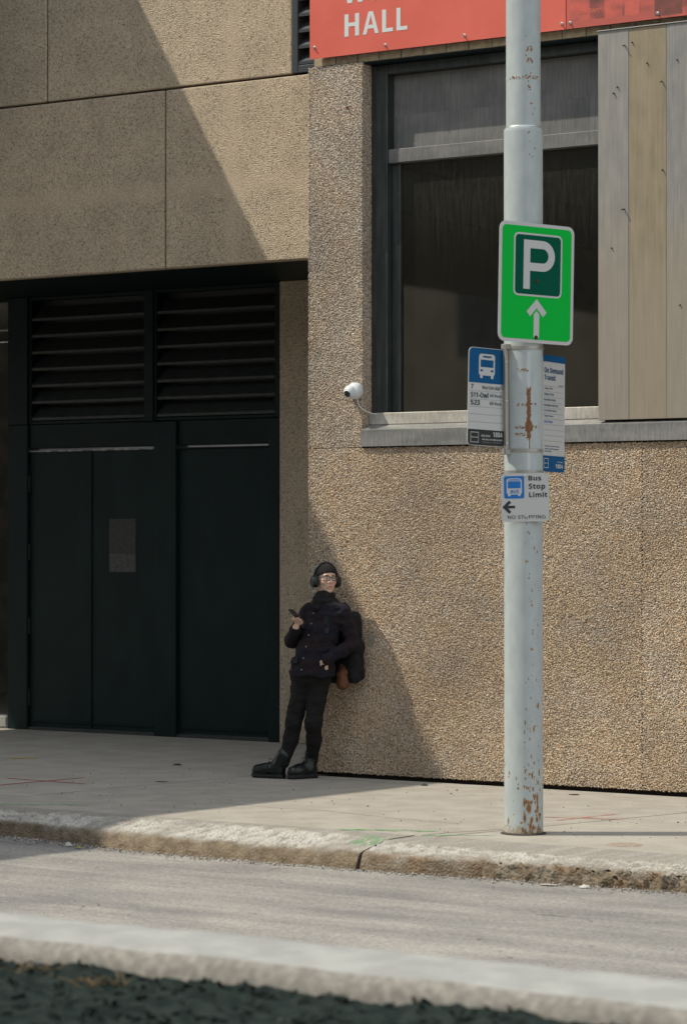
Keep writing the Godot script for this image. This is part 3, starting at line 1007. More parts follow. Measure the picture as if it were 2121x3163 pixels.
	for q in [[2.893, 5.545, 0.03], [2.955, 5.565, 0.008], [2.83, 5.245, 0.010], [2.80, 5.20, 0.014], [3.205, 5.25, 0.022], [3.21, 4.60, 0.014], [2.885, 4.33, 0.034], [3.08, 5.40, 0.006], [3.33, 5.40, 0.006], [2.78, 4.05, 0.006], [3.35, 3.6, 0.007]]:
		var s := MB.new()
		s.tube([Vector3(q[0], q[1], 0.01), Vector3(q[0], q[1] - 0.008, 0.01 + q[2])], [0.0055], 7)
		part(b, "old_screw", s.done(), mat(Color(0.05, 0.04, 0.03), 0.8))
	# room behind the windows
	bx(b, "room_wall", Vector3(0.31, 2.3, -4.2), Vector3(9.0, 6.0, -4.0), M.room, 0.0)
	bx(b, "room_wall", Vector3(0.31, 2.3, -4.0), Vector3(0.45, 5.6, -0.33), M.room, 0.0)
	bx(b, "room_floor", Vector3(0.46, 2.3, -4.0), Vector3(9.0, 2.5, -0.33), M.room, 0.0)
	bx(b, "room_ceiling", Vector3(0.46, 5.66, -4.0), Vector3(9.0, 5.8, -0.43), M.room, 0.0)
	bx(b, "room_wall", Vector3(8.8, 2.5, -4.0), Vector3(9.0, 5.66, -0.33), M.room, 0.0)

func window(b: Node3D, x0: float, x1: float) -> void:
	var w := Node3D.new()
	w.name = "window"
	b.add_child(w, true)
	var xi := x0 + 0.225
	var uvbox := func(nm: String, lo: Vector3, hi: Vector3, mt: Material, su: float, sv: float) -> void:
		var mb := MB.new()
		mb.box(lo, hi, 0.004)
		for i in mb.v.size():
			mb.u[i] = Vector2((mb.v[i].x + mb.v[i].z) * su, -(mb.v[i].y + mb.v[i].z) * sv)
		part(w, nm, mb.done(), mt)
	uvbox.call("jamb", Vector3(x0, 2.79, -0.32), Vector3(x0 + 0.145, 5.634, -0.145), M.frame, 2.0, 0.5)
	uvbox.call("jamb", Vector3(x0 + 0.147, 2.89, -0.32), Vector3(xi, 4.853, -0.21), M.frame, 2.0, 0.5)
	uvbox.call("jamb", Vector3(x1 - 0.05, 2.79, -0.32), Vector3(x1, 5.634, -0.16), M.frame, 2.0, 0.5)
	uvbox.call("head", Vector3(x0 + 0.147, 5.56, -0.32), Vector3(x1 - 0.052, 5.634, -0.15), M.frame, 1.0, 0.5)
	uvbox.call("spandrel_panel", Vector3(x0 + 0.147, 4.966, -0.30), Vector3(x1 - 0.052, 5.558, -0.235), M.spandrel, 0.45, 0.8)
	uvbox.call("rail", Vector3(x0 + 0.10, 4.855, -0.30), Vector3(x1 - 0.002, 4.964, -0.165), M.spandrel, 0.45, 1.5)
	uvbox.call("inner_sill", Vector3(x0 + 0.002, 2.784, -0.30), Vector3(x1 - 0.052, 2.877, -0.098), M.sill_top, 0.4, 2.0)
	var gm := MB.new()
	gm.quad(Vector3(xi, 2.879, -0.238), Vector3(x1 - 0.052, 2.879, -0.238), Vector3(x1 - 0.052, 4.853, -0.238), Vector3(xi, 4.853, -0.238), Vector3(0, 0, 1))
	var gp := part(w, "glass", gm.done(), M.glass)
	gm = MB.new()
	gm.quad(Vector3(xi, 2.879, -0.235), Vector3(x1 - 0.052, 2.879, -0.235), Vector3(x1 - 0.052, 4.853, -0.235), Vector3(xi, 4.853, -0.235), Vector3(0, 0, 1))
	for i in gm.u.size():
		gm.u[i].y = 1.0 - gm.u[i].y
	part(w, "dust_film", gm.done(), M.dust)

# ---------------------------------------------------------------- hoarding above the window
func banner() -> void:
	var b := thing("banner", "coral red printed board reading HALL above the window", "banner", Vector3(2.4, 5.711, 0.0))
	var sm := MB.new()
	sm.box(Vector3(0.038, 5.711, 0.024), Vector3(2.398, 7.4, 0.030), 0.001)
	part(b, "board", sm.done(), M.coral)
	# second board: a duotone street picture, blocks of red and brown ink
	var f := FastNoiseLite.new()
	f.seed = 19
	f.frequency = 1.0
	f.fractal_octaves = 4
	var pm := mat(Color(1, 1, 1), 0.5)
	pm.albedo_texture = fill(512, 288, func(u: float, v: float) -> Color:
		var x := u * 3.0
		var y := (1.0 - v) * 1.69
		var c := Color(0.62, 0.12, 0.09)
		var dark := Color(0.10, 0.045, 0.038)
		var mid := Color(0.34, 0.085, 0.07)
		var col := int(floor(x * 6.0 + 0.4 * f.get_noise_2d(x * 3.0, 0.0)))
		var h := fposmod(sin(col * 12.9898) * 43758.5, 1.0)
		var k := 0.45 + 0.5 * (h - 0.4) + 0.5 * f.get_noise_2d(x * 4.0, y * 7.0)
		if absf(x - 0.56) < 0.06 or absf(x + 0.02) < 0.05:
			k = 0.1 + 0.25 * f.get_noise_2d(x * 10.0, y * 40.0)
		if x > 0.75 and x < 0.98 and y < 0.18 and y > 0.02:
			k = 0.9 + 0.2 * f.get_noise_2d(x * 14.0, y * 14.0)
		if y < 0.05 + 0.02 * f.get_noise_2d(x * 4.0, 5.0) and x < 0.65:
			k = 0.35
		var cc := c.lerp(mid, clampf(k * 1.6, 0, 1)).lerp(dark, clampf((k - 0.45) * 1.4, 0, 1))
		return cc.linear_to_srgb())
	sm = MB.new()
	sm.box(Vector3(2.404, 5.711, 0.024), Vector3(5.404, 7.4, 0.030), 0.001)
	for i in sm.v.size():
		sm.u[i] = Vector2((sm.v[i].x - 2.404) / 3.0, 1.0 - (sm.v[i].y - 5.711) / 1.69)
	part(b, "board", sm.done(), pm, Transform3D.IDENTITY, "red toned street picture board")
	var at := Transform3D.IDENTITY
	for q in [["H", 0.377, 0.517, 0.0], ["A", 0.552, 0.704, 0.0], ["L", 0.736, 0.838, 0.0], ["L", 0.871, 0.973, 0.0], ["W", 0.365, 0.59, 0.263], ["I", 0.64, 0.692, 0.263]]:
		letters(b, q[0], true, [q[1], 6.034 + q[3], q[2], 5.857 + q[3]], 0.0312, M.print_white, at)
	letters(b, "Local Bakery", false, [2.50, 5.852, 2.69, 5.80], 0.0312, mat(Color(0.75, 0.2, 0.13), 0.6), at, 0.25)
	for q in [[0.085, 5.802], [0.765, 5.755], [1.50, 5.757], [2.365, 5.757], [2.437, 5.757], [3.18, 5.75], [0.085, 7.3], [2.365, 7.3]]:
		var m := MB.new()
		m.xf = Transform3D(Basis(Vector3(1, 0, 0), PI / 2), Vector3(q[0], q[1], 0.030))
		m.lathe([[0.013, 0.0], [0.013, 0.004], [0.008, 0.009], [0.0, 0.010]], 10)
		m.xf = Transform3D.IDENTITY
		m.tube([Vector3(q[0], q[1], -0.05), Vector3(q[0], q[1], 0.052)], [0.006], 8)
		part(b, "bolt", m.done(), M.bright)

# ---------------------------------------------------------------- wall camera
func security_camera() -> void:
	var c := thing("security_camera", "white dome security camera with a loose cable on the pebbled pier", "security camera", Vector3(0.462, 3.047, 0.0))
	var m := MB.new()
	m.xf = Transform3D(Basis(Vector3(1, 0, 0), PI / 2), Vector3(0.468, 3.05, 0.0))
	m.lathe([[0.066, 0.0], [0.067, 0.02], [0.065, 0.035], [0.060, 0.048], [0.052, 0.058], [0.04, 0.064], [0.0, 0.066]], 28)
	part(c, "housing", m.done(), M.cam_white)
	var d := Vector3(0.05, -0.42, 0.9).normalized()
	var s := Vector3.UP.cross(d).normalized()
	var bas := Basis(s, d, s.cross(d))
	m = MB.new()
	m.xf = Transform3D(bas, Vector3(0.452, 3.043, 0.062))
	var prof := [[0.0, -0.052]]
	for i in 15:
		var a := deg_to_rad(-84.0 + 140.0 * i / 14.0)
		prof.append([cos(a) * 0.052, sin(a) * 0.052])
	prof.append([0.0285, 0.050]); prof.append([0.027, 0.047])
	m.lathe(prof, 26)
	part(c, "ball", m.done(), M.cam_white)
	m = MB.new()
	m.xf = Transform3D(bas, Vector3(0.452, 3.043, 0.062))
	m.lathe([[0.027, 0.044], [0.026, 0.049], [0.0, 0.0495]], 24)
	var lens := part(c, "lens", m.done(), M.lens_glass)
	m = MB.new()
	m.xf = Transform3D(bas, Vector3(0.452, 3.043, 0.062))
	m.lathe([[0.010, 0.0495], [0.010, 0.051], [0.0, 0.0515]], 16)
	part(lens, "lens_eye", m.done(), M.black)
	var pts := []
	var a := [Vector3(0.492, 2.996, 0.018), Vector3(0.502, 2.93, 0.03), Vector3(0.53, 2.885, 0.02), Vector3(0.585, 2.868, -0.096)]
	for i in 15:
		var t := i / 14.0
		pts.append(a[0].bezier_interpolate(a[1], a[2], a[3], t))
	m = MB.new()
	m.tube(pts, [0.0042], 8)
	m.tube([Vector3(0.583, 2.868, -0.094), Vector3(0.59, 2.866, -0.108)], [0.007], 8)
	part(c, "cable", m.done(), M.cam_white)

# ---------------------------------------------------------------- across the street
func surroundings() -> void:
	# enclosed footbridge over the street, left of the frame: its top edge throws the slanting shadow
	var p := thing("footbridge", "enclosed dark metal footbridge crossing the street beyond the left edge", "bridge", Vector3(-4.2, 5.6, -1.0))
	var rot := Basis(Vector3.UP, atan(-0.064))
	var t := Transform3D(rot, Vector3(1.333 - 0.5986 * 9.36, 0, 0))
	for q in [["deck", -4.7, 0.0, 5.6, 6.1, "bronze"], ["side_wall", -0.25, 0.0, 6.105, 7.0, "bronze"], ["side_wall", -4.7, -4.45, 6.105, 7.0, "facade"], ["window_band", -0.2, -0.05, 7.005, 8.5, "win_dark"], ["window_band", -4.65, -4.5, 7.005, 8.5, "win_dark"], ["roof", -4.7, 0.0, 8.505, 9.4, "bronze"]]:
		var m := MB.new()
		m.box(Vector3(q[1], q[3], -0.95), Vector3(q[2], q[4], 31.9), 0.01)
		part(p, q[0], m.done(), M[q[5]], t)
	for q in [[-60.0, -14.5, 17.0, "long beige block across the street with rows of dark windows"], [-13.5, 10.0, 11.0, "lower beige block across the street behind the camera"], [11.0, 60.0, 15.0, "wide beige block across the street to the right"]]:
		var o := thing("opposite_building", q[3], "building", Vector3((q[0] + q[1]) / 2, 0, 40))
		bx(o, "wall", Vector3(q[0], -0.3, 32.0), Vector3(q[1], q[2], 48.0), M.facade, 0.05)
		var bmh := MB.new()
		bmh.box(Vector3(-0.9, -0.8, -0.03), Vector3(0.9, 0.8, 0.03), 0.01)
		var wmesh := bmh.done()
		var x: float = q[0] + 2.0
		while x < q[1] - 1.5:
			var y := 3.0
			while y < q[2] - 1.5:
				part(o, "window", wmesh, M.win_dark, Transform3D(Basis.IDENTITY, Vector3(x, y, 31.98)))
				y += 3.5
			x += 3.6

# ---------------------------------------------------------------- pole and signs
const POLE := Vector3(3.765, 0.0, 2.897)
const SCR_R := Vector3(0.8206, 0, -0.5715)
const SCR_N := Vector3(0.5715, 0, 0.8206)

func sign_at(center: Vector3, turn: float, roll: float) -> Transform3D:
	var a := deg_to_rad(turn)
	var X := SCR_R * cos(a) - SCR_N * sin(a)
	var N := SCR_N * cos(a) + SCR_R * sin(a)
	var b := Basis(X, Vector3.UP, N)
	return Transform3D(b.rotated(N, -deg_to_rad(roll)), center)

func fr(w: float, h: float, a: float, t: float, c: float, d: float) -> Array:
	return [(a - 0.5) * w, (0.5 - t) * h, (c - 0.5) * w, (0.5 - d) * h]

func fpoly(w: float, h: float, a: float, t: float, c: float, d: float, r: float) -> PackedVector2Array:
	return rrect((a - 0.5) * w, (0.5 - d) * h, (c - 0.5) * w, (0.5 - t) * h, r)

func plate(parent: Node3D, w: float, h: float, r: float, m: Material, at: Transform3D) -> void:
	sheet_part(parent, "plate", rrect(-w / 2, -h / 2, w / 2, h / 2, r, 6), 0.0, m, at, 0.003)

func ring_poly(parent: Node3D, called: String, o: PackedVector2Array, i: PackedVector2Array, z: float, m: Material, at: Transform3D) -> void:
	# frame between two outlines that have the same number of points
	var q := MB.new()
	var n := o.size()
	for k in n:
		var a := o[k]; var b := o[(k + 1) % n]; var c := i[(k + 1) % n]; var d := i[k]
		q.quad(Vector3(a.x, a.y, z), Vector3(b.x, b.y, z), Vector3(c.x, c.y, z), Vector3(d.x, d.y, z), Vector3(0, 0, 1))
	part(parent, called, q.done(), m, at)

func screw(parent: Node3D, x: float, y: float, r: float, m: Material, at: Transform3D) -> void:
	var q := MB.new()
	q.xf = Transform3D(Basis(Vector3(1, 0, 0), PI / 2), Vector3(x, y, 0.0005))
	q.lathe([[r, 0.0], [r, 0.003], [r * 0.6, 0.006], [0.0, 0.0065]], 10)
	part(parent, "bolt", q.done(), m, at)

func pole_texture() -> ImageTexture:
	# painted steel, 0..8 m; rust where the photograph shows it
	var f := FastNoiseLite.new()
	f.seed = 300
	f.frequency = 1.0
	f.fractal_octaves = 4
	var g := RandomNumberGenerator.new()
	g.seed = 301
	var spots := []
	for i in 130:
		var y := absf(g.randfn(0.0, 0.28))
		spots.append([g.randf() if g.randf() < 0.5 else g.randf_range(0.0, 0.16), y, g.randf_range(0.002, 0.008) * (1.4 if y < 0.25 else 1.0), g.randf_range(0.8, 3.6)])
	for i in 60:
		spots.append([g.randf_range(0.03, 0.16), g.randf_range(0.3, 2.1), g.randf_range(0.002, 0.005), g.randf_range(1.0, 3.0)])
	for i in 26:
		spots.append([g.randf_range(0.02, 0.14), g.randf_range(4.3, 5.1), g.randf_range(0.002, 0.006), g.randf_range(0.6, 1.6)])
	var W := 256
	var H := 2048
	var im := Image.create(W, H, false, Image.FORMAT_RGB8)
	var pa := Color(0.395, 0.445, 0.452).linear_to_srgb()
	var pb := Color(0.445, 0.495, 0.502).linear_to_srgb()
	var pale := Color(0.60, 0.61, 0.65).linear_to_srgb()
	var ru := Color(0.15, 0.055, 0.022).linear_to_srgb()
	var ru2 := Color(0.30, 0.15, 0.05).linear_to_srgb()
	for yy in H:
		var y := (1.0 - (yy + 0.5) / H) * 8.0
		for xx in W:
			var u := (xx + 0.5) / W
			var n := f.get_noise_2d(u * 8.0, y * 5.0)
			var n2 := f.get_noise_2d(u * 40.0, y * 48.0)
			var c := pa.lerp(pb, 0.5 + n)
			# strip of old tape residue
			if u > 0.104 and u < 0.134 and y > 2.2 and y < 3.08:
				c = c.lerp(pale, 0.6)
			# long rust patch with a ragged edge
			var e := 0.017 + 0.011 * n2 + (0.014 if absf(y - 2.60) < 0.03 else 0.0)
			if y > 2.52 + 0.02 * n2 and y < 2.845 + 0.02 * n2 and absf(u - 0.119) < e:
				c = ru.lerp(ru2, clampf(n2 + 0.2, 0.0, 0.5))
			if y > 2.45 and y < 2.53 and absf(u - 0.112) < 0.004:
				c = ru
			# scraped strap lines
			for q in [[2.74, 0.05, 0.22], [2.595, 0.0, 0.23], [2.96, 0.12, 0.22], [2.55, 0.1, 0.24], [4.83, 0.0, 0.3]]:
				if absf(y - q[0]) < 0.010 and u > q[1] and u < q[2] and n2 > 0.06:
					c = ru2.lerp(ru, clampf(n2 * 2.0, 0.0, 1.0))
			for q in [[5.01, 0.075, 0.135], [4.935, 0.07, 0.13], [4.765, 0.085, 0.12]]:
				if absf(y - q[0]) < 0.018 and u > q[1] and u < q[2] and n2 > -0.02:
					c = ru2.lerp(ru, clampf(n2 * 3.0, 0.0, 1.0))
			# rust creeping up from the foot
			if y < 0.05 + 0.05 * n and n2 > -0.1:
				c = c.lerp(ru2, 0.45)
			im.set_pixel(xx, yy, c)
	for s in spots:
		var cx: int = int(s[0] * W)
		var cy: int = int((1.0 - s[1] / 8.0) * H)
		var rx: float = s[2] / 0.782 * W
		var ry: float = s[2] * s[3] / 8.0 * H
		for dy in range(-int(ry) - 1, int(ry) + 2):
			for dx in range(-int(rx) - 1, int(rx) + 2):
				var d := Vector2(dx / maxf(rx, 0.6), dy / maxf(ry, 0.6)).length() + 0.5 * f.get_noise_2d(cx + dx * 0.7, cy + dy * 0.7)
				if d < 1.0 and cy + dy >= 0 and cy + dy < H:
					var px := posmod(cx + dx, W)
					im.set_pixel(px, cy + dy, im.get_pixel(px, cy + dy).lerp(ru.lerp(ru2, clampf(d, 0, 1)), clampf(1.5 - d, 0.0, 0.95)))
	return ImageTexture.create_from_image(im)

func bus_icon(parent: Node3D, x0: float, y1: float, x1: float, y0: float, z: float, body: Material, back: Material, at: Transform3D) -> void:
	# front view of a bus: rounded body, destination slot, windscreen, lamps, wheels
	var w := x1 - x0
	var h := y1 - y0
	sheet_part(parent, "pictogram", rrect(x0, y0 + h * 0.12, x1, y1, w * 0.13), z, body, at, 0.0004)
	sheet_part(parent, "pictogram", rrect(x0 + w * 0.08, y0, x0 + w * 0.24, y0 + h * 0.16, w * 0.05), z + 0.0004, body, at, 0.0006)
	sheet_part(parent, "pictogram", rrect(x1 - w * 0.24, y0, x1 - w * 0.08, y0 + h * 0.16, w * 0.05), z + 0.0004, body, at, 0.0006)
	sheet_part(parent, "pictogram", rrect(x0 + w * 0.24, y1 - h * 0.15, x1 - w * 0.24, y1 - h * 0.08, w * 0.02), z + 0.0008, back, at, 0.0004)
	sheet_part(parent, "pictogram", rrect(x0 + w * 0.10, y0 + h * 0.46, x1 - w * 0.10, y1 - h * 0.24, w * 0.01), z + 0.0008, back, at, 0.0004)
	for q in [0.09, 0.75]:
		sheet_part(parent, "pictogram", rrect(x0 + w * q, y0 + h * 0.28, x0 + w * (q + 0.16), y0 + h * 0.36, w * 0.01), z + 0.0008, back, at, 0.0004)

func pole_and_signs() -> void:
	var p := thing("sign_pole", "pale grey-blue steel pole with rust spots at the kerb", "pole", POLE)
	var pm := mat(Color(1, 1, 1), 0.48)
	pm.albedo_texture = pole_texture()
	var mk := func(nm: String, prof: Array, mt: Material, sides := 40) -> void:
		var m := MB.new()
		m.xf = Transform3D(Basis.IDENTITY, POLE)
		m.lathe(prof, sides)
		for i in m.u.size():
			m.u[i].y = 1.0 - m.u[i].y / 8.0
		part(p, nm, m.done(), mt)
	mk.call("lower_tube", [[0.1245, -0.02], [0.1245, 4.49], [0.1225, 4.508], [0.113, 4.514], [0.110, 4.515]], pm)
	mk.call("upper_tube", [[0.1105, 4.50], [0.1105, 7.9], [0.0, 7.92]], pm)
	mk.call("weld_ring", [[0.112, 4.515], [0.1145, 4.517], [0.112, 4.524]], M.bright)
	mk.call("base_grout", [[0.15, -0.01], [0.146, 0.006], [0.126, 0.012]], M.gap, 24)
	for y in [3.104, 2.449, 2.312, 4.83]:
		mk.call("strap", [[0.1245 if y < 4.5 else 0.1105, y - 0.011], [0.1285 if y < 4.5 else 0.1115, y - 0.010], [0.1285 if y < 4.5 else 0.1115, y + 0.010], [0.1245 if y < 4.5 else 0.1105, y + 0.011]], M.strap if y < 4.5 else pm, 36)
	# channel bracket that carries the route sign
	var bt := sign_at(POLE + SCR_R * -0.106 + SCR_N * 0.088 + Vector3(0, 2.775, 0), 25.0, -0.5)
	var m := MB.new()
	m.box(Vector3(-0.026, -0.345, -0.012), Vector3(0.026, 0.345, -0.004), 0.002)
	m.box(Vector3(-0.026, -0.345, -0.0045), Vector3(-0.018, 0.345, 0.018), 0.002)
	m.box(Vector3(0.010, -0.345, -0.0045), Vector3(0.026, 0.345, 0.006), 0.002)
	var br := part(p, "sign_bracket", m.done(), M.strap, bt)
	for y in [-0.28, -0.01, 0.24]:
		var q := MB.new()
		q.xf = Transform3D(Basis(Vector3(1, 0, 0), PI / 2), Vector3(-0.004, y, -0.004))
		q.lathe([[0.006, 0.0], [0.006, 0.004], [0.0, 0.005]], 8)
		part(br, "rivet", q.done(), M.bright, bt)
	for y in [0.335, -0.335]:
		m = MB.new()
		m.box(Vector3(-0.03, y - 0.018, -0.03), Vector3(0.032, y + 0.018, 0.012), 0.004)
		part(br, "clamp", m.done(), M.alu, bt)

	# --- green parking sign
	var w := 0.60
	var h := 0.762
	var ps_n := SCR_N * cos(deg_to_rad(34.0)) + SCR_R * sin(deg_to_rad(34.0))
	var at := sign_at(POLE + ps_n * 0.137 + Vector3(0, 3.512, 0), 34.0, 1.2)
	var s := thing("parking_sign", "green and white parking sign with a P and an upward arrow", "sign", at.origin)
	plate(s, w, h, 0.05, M.sign_white, at)
	sheet_part(s, "field", rrect(-w / 2 + 0.022, -h / 2 + 0.022, w / 2 - 0.022, h / 2 - 0.022, 0.032, 6), 0.0012, M.green, at)
	sheet_part(s, "border", fpoly(w, h, 0.19, 0.085, 0.835, 0.612, 0.035), 0.0024, M.sign_white, at)
	sheet_part(s, "inner_field", fpoly(w, h, 0.21, 0.101, 0.815, 0.596, 0.026), 0.0036, M.deep_green, at)
	# the P: stem and bowl
	var X0 := (0.318 - 0.5) * w; var X1 := (0.735 - 0.5) * w; var Y1 := (0.5 - 0.142) * h; var Y0 := (0.5 - 0.553) * h
	var t := 0.052
	sheet_part(s, "lettering", PackedVector2Array([Vector2(X0, Y0), Vector2(X0 + t, Y0), Vector2(X0 + t, Y1), Vector2(X0, Y1)]), 0.0048, M.sign_white, at)
	var bowl := MB.new()
	var R := 0.098
	var cyy := Y1 - R
	var pts := [[Vector2(X0 + t, Y1), Vector2(X0 + t, Y1 - t)]]
	for i in 17:
		var a := deg_to_rad(90.0 - 180.0 * i / 16.0)
		var cx := X1 - R
		pts.append([Vector2(cx + cos(a) * R, cyy + sin(a) * R), Vector2(cx + cos(a) * (R - t), cyy + sin(a) * (R - t))])
	pts.append([Vector2(X0 + t, Y1 - 2 * R), Vector2(X0 + t, Y1 - 2 * R + t)])
	for i in pts.size() - 1:
		var a: Vector2 = pts[i][0]; var b: Vector2 = pts[i + 1][0]; var c: Vector2 = pts[i + 1][1]; var d: Vector2 = pts[i][1]
		bowl.quad(Vector3(a.x, a.y, 0.0048), Vector3(b.x, b.y, 0.0048), Vector3(c.x, c.y, 0.0048), Vector3(d.x, d.y, 0.0048), Vector3(0, 0, 1))
	part(s, "lettering", bowl.done(), M.sign_white, at)
	# arrow
	var ax := 0.002
	var ay := (0.5 - 0.632) * h
	sheet_part(s, "arrow", PackedVector2Array([Vector2(ax, ay), Vector2(ax + 0.080, ay - 0.082), Vector2(ax + 0.052, ay - 0.112), Vector2(ax, ay - 0.058), Vector2(ax - 0.052, ay - 0.112), Vector2(ax - 0.080, ay - 0.082)]), 0.0026, M.sign_white, at)
	sheet_part(s, "arrow", PackedVector2Array([Vector2(ax - 0.022, ay - 0.246), Vector2(ax + 0.022, ay - 0.246), Vector2(ax + 0.022, ay - 0.098), Vector2(ax, ay - 0.076), Vector2(ax - 0.022, ay - 0.098)]), 0.0026, M.sign_white, at)
	var old := mat(Color(0.045, 0.025, 0.016), 0.8)
	screw(s, 0.0, 0.012, 0.013, old, at * Transform3D(Basis.IDENTITY, Vector3(0, 0, 0.004)))
	screw(s, 0.0, -0.345, 0.013, old, at * Transform3D(Basis.IDENTITY, Vector3(0, 0, 0.0025)))

	# --- route sign with the blue bus panel
	w = 0.33
	h = 0.622
	var edge := POLE + SCR_R * -0.122 + SCR_N * 0.075
	var X := SCR_R * cos(deg_to_rad(42.0)) - SCR_N * sin(deg_to_rad(42.0))
	at = sign_at(edge - X * (w / 2) + Vector3(0, 2.784, 0), 42.0, 1.6)
	s = thing("route_sign", "bus route sign with a blue bus panel and routes 7, 511-Owl and 523", "sign", at.origin)
	plate(s, w, h, 0.035, M.sign_white, at)
	var top := PackedVector2Array()
	for q in rrect(-w / 2 + 0.004, (0.5 - 0.36) * h, w / 2 - 0.004, h / 2 - 0.004, 0.032, 6):
		top.append(Vector2(q.x, q.y))
	sheet_part(s, "field", top, 0.0012, M.blue, at)
	sheet_part(s, "field", fpoly(w, h, 0.012, 0.20, 0.988, 0.36, 0.001), 0.0014, M.blue, at)
	bus_icon(s, (0.27 - 0.5) * w, (0.5 - 0.062) * h, (0.70 - 0.5) * w, (0.5 - 0.312) * h, 0.0024, M.sign_white, M.blue, at)
	sheet_part(s, "field", fpoly(w, h, 0.012, 0.835, 0.988, 0.994, 0.028), 0.0012, M.sign_black, at)
	sheet_part(s, "field", fpoly(w, h, 0.012, 0.835, 0.988, 0.93, 0.001), 0.0014, M.sign_black, at)
	letters(s, "7", true, fr(w, h, 0.07, 0.378, 0.135, 0.425), 0.0016, M.ink, at)
	letters(s, "West Edm Mall", false, fr(w, h, 0.37, 0.383, 0.85, 0.422), 0.0016, M.ink, at)
	letters(s, "511-Owl", true, fr(w, h, 0.07, 0.455, 0.54, 0.512), 0.0016, M.ink, at)
	letters(s, "Mill Woods", false, fr(w, h, 0.585, 0.462, 0.91, 0.498), 0.0016, M.ink_soft, at)
	letters(s, "523", true, fr(w, h, 0.07, 0.536, 0.315, 0.588), 0.0016, M.ink, at)
	letters(s, "Mill Woods", false, fr(w, h, 0.585, 0.542, 0.91, 0.578), 0.0016, M.ink_soft, at)
	ring_poly(s, "clock_symbol", fpoly(w, h, 0.885, 0.372, 0.955, 0.41, 0.0114), fpoly(w, h, 0.899, 0.380, 0.941, 0.402, 0.0068), 0.0012, M.ink, at)
	for y in [0.442, 0.525, 0.602, 0.678, 0.757]:
		sheet_part(s, "rule", fpoly(w, h, 0.03, y, 0.97, y + 0.003, 0.0005), 0.0010, M.line, at)
	ring_poly(s, "emblem", fpoly(w, h, 0.08, 0.862, 0.30, 0.968, 0.001), fpoly(w, h, 0.092, 0.868, 0.288, 0.962, 0.001), 0.0020, M.sign_white, at)
	letters(s, "Edmonton", true, fr(w, h, 0.105, 0.908, 0.275, 0.922), 0.0022, M.sign_white, at)
	letters(s, "BUS STOP", true, fr(w, h, 0.375, 0.886, 0.61, 0.907), 0.0022, M.sign_white, at)
	letters(s, "1804", true, fr(w, h, 0.685, 0.852, 0.94, 0.902), 0.0022, M.sign_white, at)
	letters(s, "Next Bus: Text 1804 to 31100", true, fr(w, h, 0.395, 0.923, 0.94, 0.941), 0.0022, M.sign_white, at)
	letters(s, "edmonton.ca  780-496-1622", false, fr(w, h, 0.395, 0.951, 0.94, 0.968), 0.0022, M.line, at)

	# --- on demand sign, edge-on to the road
	w = 0.30
	h = 0.752
	X = SCR_R * cos(deg_to_rad(58.0)) - SCR_N * sin(deg_to_rad(58.0))
	edge = POLE + SCR_R * 0.127 + SCR_N * -0.03
	at = sign_at(edge + X * (w / 2) + Vector3(0, 2.692, 0), 58.0, 0.8)
	s = thing("transit_sign", "narrow sign headed On Demand Transit with blue ends, right of the pole", "sign", at.origin)
	plate(s, w, h, 0.03, M.sign_white, at)
	sheet_part(s, "field", fpoly(w, h, 0.0, 0.0, 1.0, 0.058, 0.018), 0.0012, M.blue, at)
	sheet_part(s, "field", fpoly(w, h, 0.0, 0.03, 1.0, 0.058, 0.001), 0.0016, M.blue, at)
	sheet_part(s, "field", fpoly(w, h, 0.0, 0.862, 1.0, 1.0, 0.025), 0.0012, M.blue, at)
	sheet_part(s, "field", fpoly(w, h, 0.0, 0.862, 1.0, 0.95, 0.001), 0.0016, M.blue, at)
	letters(s, "On Demand", true, fr(w, h, 0.05, 0.105, 0.91, 0.155), 0.0016, M.ink_blue, at)
	letters(s, "Transit", true, fr(w, h, 0.05, 0.168, 0.56, 0.216), 0.0016, M.ink_blue, at)
	letters(s, "Transit Line", true, fr(w, h, 0.70, 0.249, 0.91, 0.258), 0.0016, M.ink_blue, at)
	var names := ["Ansgar Villa", "Kiwanis Place", "Rosedale Estate", "Rosedale in the Park", "St. Joachim Manor", "Tegler Manor", "Groat House"]
	var wide := [0.38, 0.44, 0.52, 0.64, 0.56, 0.42, 0.38]
	for i in 11:
		var y := 0.265 + 0.047 * i
		sheet_part(s, "rule", fpoly(w, h, 0.04, y, 0.91, y + 0.0025, 0.0005), 0.0010, M.line, at)
		if i < 7:
			letters(s, names[i], false, fr(w, h, 0.05, y + 0.012, 0.05 + wide[i], y + 0.034), 0.0016, M.ink_blue2 if i == 6 else M.ink_blue, at)
	letters(s, "Download the On Demand Transit app", true, fr(w, h, 0.08, 0.775, 0.75, 0.787), 0.0016, M.ink_blue, at)
	letters(s, "edmonton.ca/OnDemandTransit", false, fr(w, h, 0.08, 0.797, 0.72, 0.809), 0.0016, M.ink_blue, at)
	letters(s, "780-496-2400", false, fr(w, h, 0.08, 0.819, 0.38, 0.83), 0.0016, M.ink_blue, at)
	ring_poly(s, "emblem", fpoly(w, h, 0.04, 0.885, 0.25, 0.968, 0.001), fpoly(w, h, 0.055, 0.890, 0.235, 0.963, 0.001), 0.0020, M.sign_white, at)
	letters(s, "Edmonton", true, fr(w, h, 0.065, 0.921, 0.225, 0.932), 0.0022, M.sign_white, at)
	letters(s, "STOP NUMBER", true, fr(w, h, 0.64, 0.908, 0.91, 0.917), 0.0022, M.sign_white, at)
	letters(s, "1804", true, fr(w, h, 0.57, 0.929, 0.91, 0.966), 0.0022, M.sign_white, at)

	# --- bus stop limit sign
	w = 0.303
	h = 0.309
	at = sign_at(POLE + SCR_N * 0.131 + SCR_R * 0.002 + Vector3(0, 2.149, 0), 1.0, -1.0)
